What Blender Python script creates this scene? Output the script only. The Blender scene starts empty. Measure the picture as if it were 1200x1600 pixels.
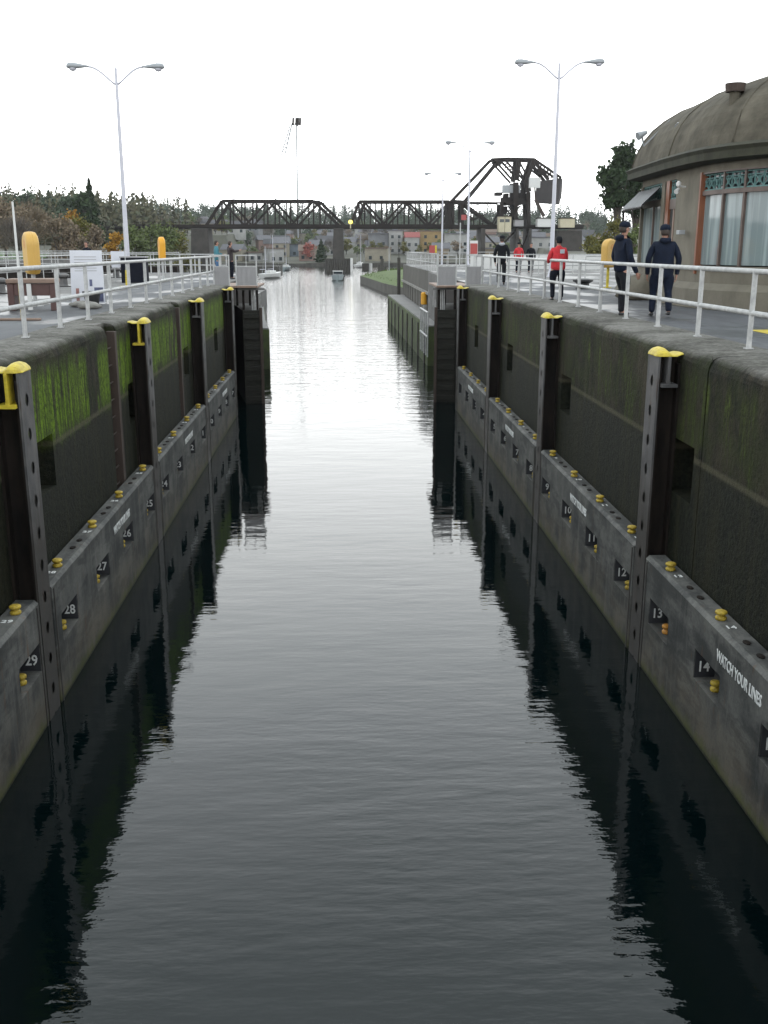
import bpy, bmesh, math, random
from mathutils import Vector, Matrix
rnd = random.Random(7)
R = math.radians
sc = bpy.context.scene
COL = sc.collection

# ------------------------------------------------------------------ camera, world, sun, exposure
CAM_H = 6.2
cam_d = bpy.data.cameras.new("camera")
cam_d.sensor_fit = 'VERTICAL'; cam_d.sensor_height = 36.0; cam_d.lens = 36.0 * 1560 / 1600
cam_d.clip_start = 0.1; cam_d.clip_end = 6000
cam = bpy.data.objects.new("camera", cam_d); COL.objects.link(cam)
cam.location = (0, 0, CAM_H); cam.rotation_euler = (R(90 - 14.794), 0, R(-2.449))
sc.camera = cam

W = bpy.data.worlds.new("World"); sc.world = W; W.use_nodes = True
nt = W.node_tree; nt.nodes.clear()
SUN_EL, SUN_ROT = R(66), R(0)
sky = nt.nodes.new('ShaderNodeTexSky'); sky.sky_type = 'NISHITA'; sky.sun_disc = False
sky.sun_elevation = SUN_EL; sky.sun_rotation = SUN_ROT; sky.dust_density = 4
tc = nt.nodes.new('ShaderNodeTexCoord'); sp = nt.nodes.new('ShaderNodeSeparateXYZ')
nt.links.new(tc.outputs['Generated'], sp.inputs[0])
rp = nt.nodes.new('ShaderNodeValToRGB')          # overcast deck: a little brighter overhead
rp.color_ramp.elements[0].position = 0.0; rp.color_ramp.elements[0].color = (1.0, 1.0, 1.0, 1)
rp.color_ramp.elements[1].position = 1.0; rp.color_ramp.elements[1].color = (0.43, 0.475, 0.50, 1)
for _p_, _c_ in ((0.28, (.97, 1.0, 1.0, 1)), (0.44, (.79, .845, .87, 1)), (0.66, (.47, .53, .55, 1))):
    _e_ = rp.color_ramp.elements.new(_p_); _e_.color = _c_
nt.links.new(sp.outputs['Z'], rp.inputs[0])
vm = nt.nodes.new('ShaderNodeVectorMath'); vm.operation = 'SCALE'; vm.inputs['Scale'].default_value = 30.0
nt.links.new(rp.outputs[0], vm.inputs[0])
mx = nt.nodes.new('ShaderNodeMix'); mx.data_type = 'RGBA'; mx.inputs[0].default_value = 0.92
nt.links.new(sky.outputs[0], mx.inputs[6]); nt.links.new(vm.outputs[0], mx.inputs[7])
bg = nt.nodes.new('ShaderNodeBackground'); bg.inputs[1].default_value = 0.10
nt.links.new(mx.outputs[2], bg.inputs[0])
wo = nt.nodes.new('ShaderNodeOutputWorld'); nt.links.new(bg.outputs[0], wo.inputs[0])

sun_d = bpy.data.lights.new("sun", 'SUN'); sun_d.energy = 0.5; sun_d.angle = R(30); sun_d.color = (1, 0.97, 0.93)
sun = bpy.data.objects.new("sun", sun_d); COL.objects.link(sun)
sun.rotation_euler = (R(90) - SUN_EL, 0, R(180) - SUN_ROT)
sc.view_settings.view_transform = 'Standard'; sc.view_settings.look = 'None'
sc.view_settings.exposure = 0.0; sc.view_settings.gamma = 1.0
try: sc.view_settings.use_curve_mapping = False
except Exception: pass
try:
    sc.cycles.max_bounces = 6; sc.cycles.volume_bounces = 0; sc.cycles.transparent_max_bounces = 6
    sc.cycles.volume_max_steps = 64
except Exception: pass

# ------------------------------------------------------------------ surveying helper: pixel of the photo -> world point at distance Y
F_ = 1560.0; TH = R(14.794); PS = R(2.449)
def at(px, py, Y):
    r = Vector((math.cos(PS), -math.sin(PS), 0)); f = Vector((math.sin(PS)*math.cos(TH), math.cos(PS)*math.cos(TH), -math.sin(TH))); u = r.cross(f)
    d = f + r*(px-600)/F_ + u*(800-py)/F_
    t = Y/d.y
    return Vector((t*d.x, Y, CAM_H + t*d.z))

# ------------------------------------------------------------------ materials
def mat(name, col, rough=0.7, metal=0.0, var=0.25, scale=3.0, stretch=(1,1,1), bump=0.0, bscale=30.0, col2=None, spec=0.5):
    m = bpy.data.materials.new(name); m.use_nodes = True
    n = m.node_tree.nodes; l = m.node_tree.links
    p = n['Principled BSDF']; p.inputs['Roughness'].default_value = rough; p.inputs['Metallic'].default_value = metal
    p.inputs['Specular IOR Level'].default_value = spec
    g = n.new('ShaderNodeNewGeometry'); mp = n.new('ShaderNodeMapping'); mp.inputs['Scale'].default_value = stretch
    l.new(g.outputs['Position'], mp.inputs[0])
    t = n.new('ShaderNodeTexNoise'); t.inputs['Scale'].default_value = scale; t.inputs['Detail'].default_value = 6; t.inputs['Roughness'].default_value = 0.65
    l.new(mp.outputs[0], t.inputs['Vector'])
    r = n.new('ShaderNodeValToRGB'); r.color_ramp.elements[0].position = 0.3; r.color_ramp.elements[1].position = 0.72
    c2 = col2 if col2 else tuple(min(1, c*(1+var)) for c in col)
    c1 = tuple(c*(1-var) for c in col)
    r.color_ramp.elements[0].color = (*c1, 1); r.color_ramp.elements[1].color = (*c2, 1)
    l.new(t.outputs['Fac'], r.inputs[0]); l.new(r.outputs[0], p.inputs['Base Color'])
    m['ramp'] = r.name
    if bump:
        b = n.new('ShaderNodeBump'); b.inputs['Strength'].default_value = 0.6; b.inputs['Distance'].default_value = bump
        t2 = n.new('ShaderNodeTexNoise'); t2.inputs['Scale'].default_value = bscale; t2.inputs['Detail'].default_value = 5
        l.new(g.outputs['Position'], t2.inputs['Vector'])
        l.new(t2.outputs['Fac'], b.inputs['Height']); l.new(b.outputs[0], p.inputs['Normal'])
    return m

def N(m, typ, **kw):
    x = m.node_tree.nodes.new(typ)
    for k, v in kw.items(): setattr(x, k, v)
    return x
def mathn(m, op, a, b=None, clamp=False):
    x = N(m, 'ShaderNodeMath', operation=op); x.use_clamp = clamp
    for i, v in enumerate((a, b)):
        if v is None: continue
        if isinstance(v, (int, float)): x.inputs[i].default_value = v
        else: m.node_tree.links.new(v, x.inputs[i])
    return x.outputs[0]
def noise(m, vec, scale, detail=4, rough=0.6, stretch=None):
    L = m.node_tree.links
    if stretch:
        mp = N(m, 'ShaderNodeMapping'); mp.inputs['Scale'].default_value = stretch; L.new(vec, mp.inputs[0]); vec = mp.outputs[0]
    t = N(m, 'ShaderNodeTexNoise'); t.inputs['Scale'].default_value = scale; t.inputs['Detail'].default_value = detail; t.inputs['Roughness'].default_value = rough
    L.new(vec, t.inputs['Vector']); return t.outputs['Fac']
def mixc(m, fac, a, b):
    x = N(m, 'ShaderNodeMix', data_type='RGBA')
    L = m.node_tree.links
    if isinstance(fac, (int, float)): x.inputs[0].default_value = fac
    else: L.new(fac, x.inputs[0])
    for i, v in ((6, a), (7, b)):
        if isinstance(v, tuple): x.inputs[i].default_value = (*v, 1)
        else: L.new(v, x.inputs[i])
    return x.outputs[2]
def maprange(m, v, a, b, c=0.0, d=1.0):
    x = N(m, 'ShaderNodeMapRange'); x.inputs[1].default_value = a; x.inputs[2].default_value = b; x.inputs[3].default_value = c; x.inputs[4].default_value = d
    m.node_tree.links.new(v, x.inputs[0]); return x.outputs[0]

def lock_wall_mat(name, moss_amt, moss_col):
    m = bpy.data.materials.new(name); m.use_nodes = True
    L = m.node_tree.links; p = m.node_tree.nodes['Principled BSDF']
    g = N(m, 'ShaderNodeNewGeometry'); P = g.outputs['Position']
    s = N(m, 'ShaderNodeSeparateXYZ'); L.new(P, s.inputs[0]); z = s.outputs['Z']
    big = noise(m, P, 0.9, 8, .7); fine = noise(m, P, 14, 5, 0.75); streak = noise(m, P, 1.0, 5, 0.7, (5, 5, 0.35))
    broad = noise(m, P, 1.0, 3, 0.55, (1.1, 1.1, 0.4))
    dry = mixc(m, maprange(m, mathn(m, 'ADD', mathn(m, 'MULTIPLY', big, .6), mathn(m, 'MULTIPLY', fine, .4)), .42, .58), (.012, .012, .008), (.042, .036, .024))
    dry = mixc(m, maprange(m, streak, .42, .62, 0, .85), dry, (.007, .008, .006))
    # olive film everywhere on the upper wall
    dry = mixc(m, maprange(m, noise(m, P, 2.2, 5), .42, .62, 0, .6), dry, (.022, .030, .009))
    # bright moss in streaks
    zone = mathn(m, 'MULTIPLY', maprange(m, mathn(m, 'ADD', z, mathn(m, 'MULTIPLY', fine, .25)), 3.25, 3.75), maprange(m, z, 4.62, 4.30))
    k = mathn(m, 'MULTIPLY', maprange(m, streak, .50-.10*moss_amt, .62-.10*moss_amt), maprange(m, broad, .48-.09*moss_amt, .54-.09*moss_amt))
    k = mathn(m, 'MULTIPLY', mathn(m, 'MULTIPLY', k, zone), maprange(m, fine, .3, .55))
    thin = noise(m, P, 1.0, 4, .7, (16, 16, .8)); k = mathn(m, 'MULTIPLY', k, maprange(m, thin, .38, .58, .15, 1))
    c = mixc(m, mathn(m, 'MULTIPLY', k, .9), dry, moss_col)
    # lime drips and pale scuffs
    dr = noise(m, P, 1.0, 5, .75, (9, 9, .9)); sc_ = noise(m, P, 6.0, 4, .8)
    dry = mixc(m, mathn(m, 'MULTIPLY', maprange(m, dr, .64, .70), maprange(m, sc_, .45, .6)), dry, (.15, .14, .11))
    bd = N(m, 'ShaderNodeTexWave'); bd.wave_type = 'BANDS'; bd.bands_direction = 'Z'; bd.inputs['Scale'].default_value = .62; bd.inputs['Distortion'].default_value = .6; bd.inputs['Detail'].default_value = 3
    L.new(P, bd.inputs['Vector'])
    dry = mixc(m, maprange(m, bd.outputs['Fac'], .93, .99, 0, .55), dry, (.014, .014, .011))
    # slimy wet zone that the water reaches
    wet = mixc(m, maprange(m, fine, .40, .62), (.003, .0045, .003), (.017, .019, .012))
    wet = mixc(m, maprange(m, streak, .46, .62, 0, .6), wet, (.026, .024, .012))
    lim = maprange(m, mathn(m, 'ADD', z, mathn(m, 'MULTIPLY', streak, .5)), 3.70, 3.45)
    c = mixc(m, lim, c, wet)
    line = mathn(m, 'MULTIPLY', maprange(m, z, 3.30, 3.34), maprange(m, z, 3.42, 3.38))
    c = mixc(m, mathn(m, 'MULTIPLY', line, .45), c, (.10, .09, .06))
    # top of the kerb: washed grey concrete
    top = maprange(m, mathn(m, 'ADD', z, mathn(m, 'MULTIPLY', big, .16)), 4.80, 4.90)
    kc = mixc(m, maprange(m, mathn(m, 'ADD', mathn(m, 'MULTIPLY', big, .5), mathn(m, 'MULTIPLY', fine, .5)), .40, .60), (.065, .062, .055), (.20, .195, .18))
    c = mixc(m, top, c, kc)
    L.new(c, p.inputs['Base Color'])
    L.new(maprange(m, lim, 0, 1, .9, .7), p.inputs['Roughness']); p.inputs['Specular IOR Level'].default_value = .16
    b = N(m, 'ShaderNodeBump'); b.inputs['Strength'].default_value = .9; b.inputs['Distance'].default_value = .035
    L.new(mathn(m, 'ADD', fine, big), b.inputs['Height']); L.new(b.outputs[0], p.inputs['Normal'])
    return m

def pontoon_mat():
    m = bpy.data.materials.new('pontoon_painted_concrete'); m.use_nodes = True
    L = m.node_tree.links; p = m.node_tree.nodes['Principled BSDF']
    g = N(m, 'ShaderNodeNewGeometry'); P = g.outputs['Position']
    s = N(m, 'ShaderNodeSeparateXYZ'); L.new(P, s.inputs[0]); z = s.outputs['Z']
    big = noise(m, P, 1.3, 6, .65); diag = noise(m, P, 1.0, 6, .7, (3, .8, 2.6)); fine = noise(m, P, 25, 4)
    vert = noise(m, P, 1.0, 4, .7, (4, 4, .3))
    c = mixc(m, maprange(m, big, .40, .60), (.048, .050, .049), (.125, .124, .116))
    c = mixc(m, maprange(m, diag, .47, .56, 0, .7), c, (.026, .028, .028))
    c = mixc(m, maprange(m, vert, .52, .62, 0, .35), c, (.17, .165, .155))
    c = mixc(m, maprange(m, fine, .35, .7, .25, 0), c, (.02, .02, .02))
    brown = mathn(m, 'MULTIPLY', maprange(m, z, .95, .25), maprange(m, big, .35, .6))
    c = mixc(m, mathn(m, 'MULTIPLY', brown, .65), c, (.105, .085, .060))
    alg = maprange(m, mathn(m, 'ADD', z, mathn(m, 'MULTIPLY', vert, .45)), .42, .22)
    c = mixc(m, mathn(m, 'MULTIPLY', alg, .85), c, (.065, .075, .014))
    alg2 = maprange(m, mathn(m, 'ADD', z, mathn(m, 'MULTIPLY', fine, .08)), .10, .05)
    c = mixc(m, alg2, c, (.012, .015, .008))
    rr = noise(m, P, 1.0, 4, .7, (7, 7, .5)); sc2 = noise(m, P, 3.5, 5, .8)
    c = mixc(m, mathn(m, 'MULTIPLY', maprange(m, rr, .60, .68), maprange(m, sc2, .45, .6, 0, .7)), c, (.10, .055, .030))
    c = mixc(m, mathn(m, 'MULTIPLY', maprange(m, noise(m, P, 1.0, 5, .8, (3, 1.2, 14)), .62, .68), maprange(m, sc2, .5, .6, 0, .5)), c, (.22, .21, .19))
    L.new(c, p.inputs['Base Color']); p.inputs['Roughness'].default_value = .7; p.inputs['Specular IOR Level'].default_value = .3
    b = N(m, 'ShaderNodeBump'); b.inputs['Strength'].default_value = .5; b.inputs['Distance'].default_value = .006
    L.new(mathn(m, 'ADD', fine, diag), b.inputs['Height']); L.new(b.outputs[0], p.inputs['Normal'])
    return m

def water_mat():
    m = bpy.data.materials.new('harbour_water'); m.use_nodes = True
    L = m.node_tree.links; p = m.node_tree.nodes['Principled BSDF']
    p.inputs['Base Color'].default_value = (.0003, .0026, .0030, 1); p.inputs['Roughness'].default_value = .03; p.inputs['IOR'].default_value = 1.42
    g = N(m, 'ShaderNodeNewGeometry'); P = g.outputs['Position']
    s = N(m, 'ShaderNodeSeparateXYZ'); L.new(P, s.inputs[0])
    wv = noise(m, P, 1.0, 3, .5, (1.1, 4.2, 1))           # short ripples running across the chamber
    w2 = noise(m, P, 1.0, 3, .55, (5.0, 9.0, 1))
    w3 = noise(m, P, 1.0, 2, .5, (.35, .8, 1))
    turb = noise(m, P, 1.0, 4, .6, (.5, 1.2, 1))
    far = maprange(m, s.outputs['Y'], 26, 46)            # stirred-up water by the gates
    patch = maprange(m, noise(m, P, .16, 3, .6, (1, .5, 1)), .38, .62, .32, 1.0)
    h = mathn(m, 'MULTIPLY', mathn(m, 'ADD', mathn(m, 'MULTIPLY', wv, .050), mathn(m, 'MULTIPLY', w2, .012)), mathn(m, 'MULTIPLY', patch, maprange(m, s.outputs['Y'], 16, 8, 1.0, 2.5)))
    h = mathn(m, 'ADD', h, mathn(m, 'MULTIPLY', w3, .10))
    h = mathn(m, 'ADD', h, mathn(m, 'MULTIPLY', mathn(m, 'MULTIPLY', turb, far), .38))
    b = N(m, 'ShaderNodeBump'); b.inputs['Strength'].default_value = 1.0; b.inputs['Distance'].default_value = .115
    L.new(h, b.inputs['Height']); L.new(b.outputs[0], p.inputs['Normal'])
    return m

def foliage_mat(name, c1, c2, rough=.9):
    m = bpy.data.materials.new(name); m.use_nodes = True
    L = m.node_tree.links; p = m.node_tree.nodes['Principled BSDF']; p.inputs['Roughness'].default_value = rough
    p.inputs['Specular IOR Level'].default_value = .15
    g = N(m, 'ShaderNodeNewGeometry')
    c = mixc(m, g.outputs['Random Per Island'], c1, c2)
    o = N(m, 'ShaderNodeObjectInfo')
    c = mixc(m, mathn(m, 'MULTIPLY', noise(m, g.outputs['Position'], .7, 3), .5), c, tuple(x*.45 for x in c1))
    L.new(c, p.inputs['Base Color']); return m

def window_mat():
    m = bpy.data.materials.new('window_glass'); m.use_nodes = True
    p = m.node_tree.nodes['Principled BSDF']; p.inputs['Roughness'].default_value = .04
    L = m.node_tree.links
    g = N(m, 'ShaderNodeNewGeometry')
    c = mixc(m, maprange(m, noise(m, g.outputs['Position'], 1.0, 3, .5, (6, 6, .25)), .42, .6), (.15, .185, .19), (.25, .295, .30))
    L.new(c, p.inputs['Base Color']); return m

M = {}
M['wall_left'] = lock_wall_mat('mossy_concrete_left', 1.25, (.13, .225, .008))
M['wall_right'] = lock_wall_mat('mossy_concrete_right', 0.15, (.060, .080, .012))
M['pontoon'] = pontoon_mat()
M['water'] = water_mat()
M['deck'] = mat('wet_deck_concrete', (.050, .053, .060), .62, spec=.22, var=.4, scale=.5, stretch=(1, .35, 1), bump=.004, bscale=12, col2=(.105, .11, .12))
M['deck_dry'] = mat('pale_deck_concrete', (.11, .108, .105), .85, spec=.2, var=.3, scale=.8, bump=.004)
M['kerb'] = mat('kerb_concrete', (.18, .175, .16), .8, var=.3, scale=3, bump=.01, bscale=10)
M['white_rail'] = mat('pale_galvanised_paint', (.37, .375, .375), .55, var=.3, scale=7, col2=(.46, .46, .455))
M['lamp_white'] = mat('lamp_pole_paint', (.45, .45, .50), .45, var=.05)
M['lamp_grey'] = mat('lamp_head_grey', (.26, .275, .29), .4, var=.1)
M['steel'] = mat('weathered_steel', (.068, .070, .076), .55, var=.35, scale=4, stretch=(1, 1, .5), bump=.003, metal=.2, col2=(.125, .12, .118))
M['black_steel'] = mat('tarred_steel', (.006, .006, .006), .75, var=.5, scale=3, stretch=(2, 2, .4), bump=.004, col2=(.020, .014, .011), spec=.15)
M['rust'] = mat('rusty_steel', (.040, .026, .020), .8, var=.4, scale=5, stretch=(1, 1, .3), bump=.004)
M['timber'] = mat('wet_gate_timber', (.010, .011, .009), .7, var=.5, scale=5, stretch=(1, 1, 4), bump=.01, spec=.25, col2=(.026, .025, .019))
M['yellow'] = mat('cap_yellow_paint', (.40, .29, .012), .55, var=.35, scale=9, bump=.004, bscale=20, col2=(.58, .46, .03))
M['bollard'] = mat('bollard_yellow_paint', (.34, .22, .02), .6, var=.55, scale=26, bump=.003, col2=(.56, .40, .04))
M['bollard_orange'] = mat('bollard_orange_paint', (.45, .20, .03), .5, var=.25, scale=20)
M['ring_yellow'] = mat('fibreglass_yellow', (.50, .30, .065), .5, var=.08, scale=2)
M['ring_yellow2'] = mat('fibreglass_orange_yellow', (.60, .29, .01), .5, var=.08, scale=2)
M['panel'] = mat('painted_sheet_panel', (.24, .235, .24), .55, var=.08, scale=2)
M['white_text'] = mat('stencil_white', (.62, .63, .62), .7, var=.15, scale=25)
M['black_paint'] = mat('number_plate_black', (.020, .021, .026), .6, var=.3)
M['bldg'] = mat('control_house_concrete', (.125, .112, .086), .85, var=.25, scale=2.2, stretch=(1, 1, .5), bump=.01, bscale=20)
M['bldg_roof'] = mat('weathered_roof_concrete', (.080, .072, .056), .95, spec=.2, var=.45, scale=1.6, stretch=(1, 1, 1), bump=.015, bscale=9)
M['bldg_eave'] = mat('mossy_eave_concrete', (.026, .026, .015), .9, var=.45, scale=3, bump=.01)
M['wood_trim'] = mat('varnished_wood', (.17, .055, .022), .45, var=.3, scale=4, stretch=(3, 3, .5))
M['dark_trim'] = mat('bronze_mullion', (.085, .06, .05), .5, var=.3)
M['verdigris'] = mat('verdigris_grille', (.075, .16, .155), .7, var=.3, scale=8)
M['dark_glass'] = mat('dark_transom_glass', (.015, .025, .03), .1, var=.2)
M['glass'] = window_mat()
M['metal_sheet'] = mat('corrugated_awning', (.15, .15, .155), .45, var=.2, scale=3)
M['dark_in'] = mat('dark_doorway', (.012, .011, .010), .8, var=.3)
M['bridge'] = mat('bridge_black_steel', (.020, .016, .014), .9, var=.35, scale=.5, spec=.15)
M['pier'] = mat('bridge_pier_stone', (.035, .031, .027), .9, var=.4, scale=.6)
M['pier_timber'] = mat('fender_timber', (.045, .042, .036), .9, var=.3)
M['grass'] = mat('lawn', (.050, .105, .022), .95, var=.35, scale=.35, bump=.05, bscale=3)
M['grass_mound'] = mat('mound_grass', (.060, .092, .020), .95, var=.35, scale=1.2, bump=.08, bscale=3)
M['earth'] = mat('hill_ground', (.055, .055, .038), .95, var=.4, scale=.05)
M['sheet_pile'] = mat('sheet_pile', (.055, .050, .044), .85, var=.4, scale=1.5, stretch=(1, 1, .4), col2=(.09, .085, .072))
M['apron_side'] = mat('mossy_apron', (.045, .048, .028), .85, var=.5, scale=1.2, stretch=(1, .6, 1), bump=.02, bscale=4, col2=(.07, .10, .022))
M['apron_top'] = mat('apron_concrete', (.14, .138, .135), .7, var=.2, scale=.6, bump=.01)
M['bark'] = mat('tree_bark', (.055, .045, .038), .95, var=.3, scale=3)
M['navy'] = mat('navy_cloth', (.0055, .009, .020), .9, var=.4, scale=9, spec=.2, bump=.02, bscale=9)
M['navy2'] = mat('navy_dark_cloth', (.0045, .006, .012), .9, var=.4, scale=9, spec=.2, bump=.02, bscale=9)
M['blackcloth'] = mat('black_cloth', (.008, .009, .012), .9, var=.4, scale=9, spec=.2, bump=.02, bscale=9)
M['red'] = mat('red_cloth', (.44, .018, .026), .8, var=.25, scale=7, bump=.025, bscale=8)
M['teal'] = mat('teal_cloth', (.04, .16, .20), .8, var=.15)
M['denim'] = mat('blue_denim', (.05, .12, .24), .85, var=.2)
M['browncloth'] = mat('dark_brown_cloth', (.030, .022, .024), .85, var=.2)
M['skin'] = mat('skin', (.34, .18, .13), .55, var=.06, scale=10)
M['hair'] = mat('dark_hair', (.03, .02, .015), .7, var=.3)
M['greyhood'] = mat('grey_hood', (.33, .34, .37), .85, var=.1)
M['shoe'] = mat('black_shoe', (.010, .010, .011), .5, var=.2)
M['maroon'] = mat('maroon_paint', (.07, .032, .028), .6, var=.2)
M['tan'] = mat('weathered_tan_top', (.19, .13, .10), .7, var=.2)
M['poster'] = mat('white_board', (.50, .51, .56), .4, var=.05)
M['ink_blue'] = mat('poster_blue_print', (.07, .08, .15), .6, var=.4, scale=9)
M['ink_red'] = mat('poster_red_print', (.22, .10, .09), .6, var=.4, scale=9)
M['blackpl'] = mat('black_rubber', (.013, .013, .014), .6, var=.2)
M['white_paint'] = mat('white_paint', (.50, .50, .49), .4, var=.05)
M['hull_grey'] = mat('grey_hull', (.20, .24, .25), .5, var=.15)
M['redpaint'] = mat('red_sign_paint', (.30, .045, .04), .5, var=.1)
M['hut'] = mat('beige_hut', (.42, .38, .27), .75, var=.1, scale=1)
M['concrete_pale'] = mat('counterweight_concrete', (.035, .031, .031), .9, var=.25, scale=.4)
M['orange_light'] = mat('orange_float', (.60, .20, .03), .5, var=.1)
em = bpy.data.materials.new('signal_lamp_glow'); em.use_nodes = True
_p = em.node_tree.nodes['Principled BSDF']; _p.inputs['Base Color'].default_value = (.9, .75, .1, 1)
_p.inputs['Emission Color'].default_value = (1, .8, .15, 1); _p.inputs['Emission Strength'].default_value = 2.0
M['signal'] = em

def stain(m, zlim, col):
    L = m.node_tree.links; p = m.node_tree.nodes['Principled BSDF']; src = p.inputs['Base Color'].links[0].from_socket
    g = N(m, 'ShaderNodeNewGeometry'); s = N(m, 'ShaderNodeSeparateXYZ'); L.new(g.outputs['Position'], s.inputs[0])
    v = noise(m, g.outputs['Position'], 1.0, 5, .75, (9, 9, .8))
    k = maprange(m, mathn(m, 'ADD', s.outputs['Z'], mathn(m, 'MULTIPLY', v, 2.4)), zlim+1.6, zlim+.7, 0, .85)
    c = mixc(m, k, src, col)
    k2 = maprange(m, noise(m, g.outputs['Position'], 1.0, 5, .8, (14, 14, 1.2)), .58, .66, 0, .8)
    c = mixc(m, k2, c, (.055, .028, .016)); L.new(c, p.inputs['Base Color'])
stain(M['steel'], 2.9, (.030, .026, .022))
def paving(m, sx, sy):
    L = m.node_tree.links; p = m.node_tree.nodes['Principled BSDF']; src = p.inputs['Base Color'].links[0].from_socket
    g = N(m, 'ShaderNodeNewGeometry'); s = N(m, 'ShaderNodeSeparateXYZ'); L.new(g.outputs['Position'], s.inputs[0])
    P = g.outputs['Position']; k = None
    for ax, st in (('X', sx), ('Y', sy)):
        q = mathn(m, 'ABSOLUTE', mathn(m, 'SUBTRACT', mathn(m, 'FRACT', mathn(m, 'DIVIDE', mathn(m, 'ADD', s.outputs[ax], 100.37), st)), .5))
        v = maprange(m, q, .5-.022/st, .5-.010/st)
        k = v if k is None else mathn(m, 'MAXIMUM', k, v)
    spots = maprange(m, noise(m, P, 2.3, 5, .8), .58, .66, 0, .5)
    c = mixc(m, spots, src, (.04, .042, .045)); c = mixc(m, mathn(m, 'MULTIPLY', k, .8), c, (.018, .018, .017))
    pud = maprange(m, noise(m, P, .55, 4, .6, (1, .45, 1)), .50, .58)
    c = mixc(m, mathn(m, 'MULTIPLY', pud, .45), c, (.030, .032, .036))
    L.new(c, p.inputs['Base Color']); L.new(maprange(m, pud, 0, 1, .78, .36), p.inputs['Roughness']); p.inputs['Specular IOR Level'].default_value = .3
paving(M['deck'], 2.4, 3.6); paving(M['deck_dry'], 3.0, 3.0)
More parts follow.
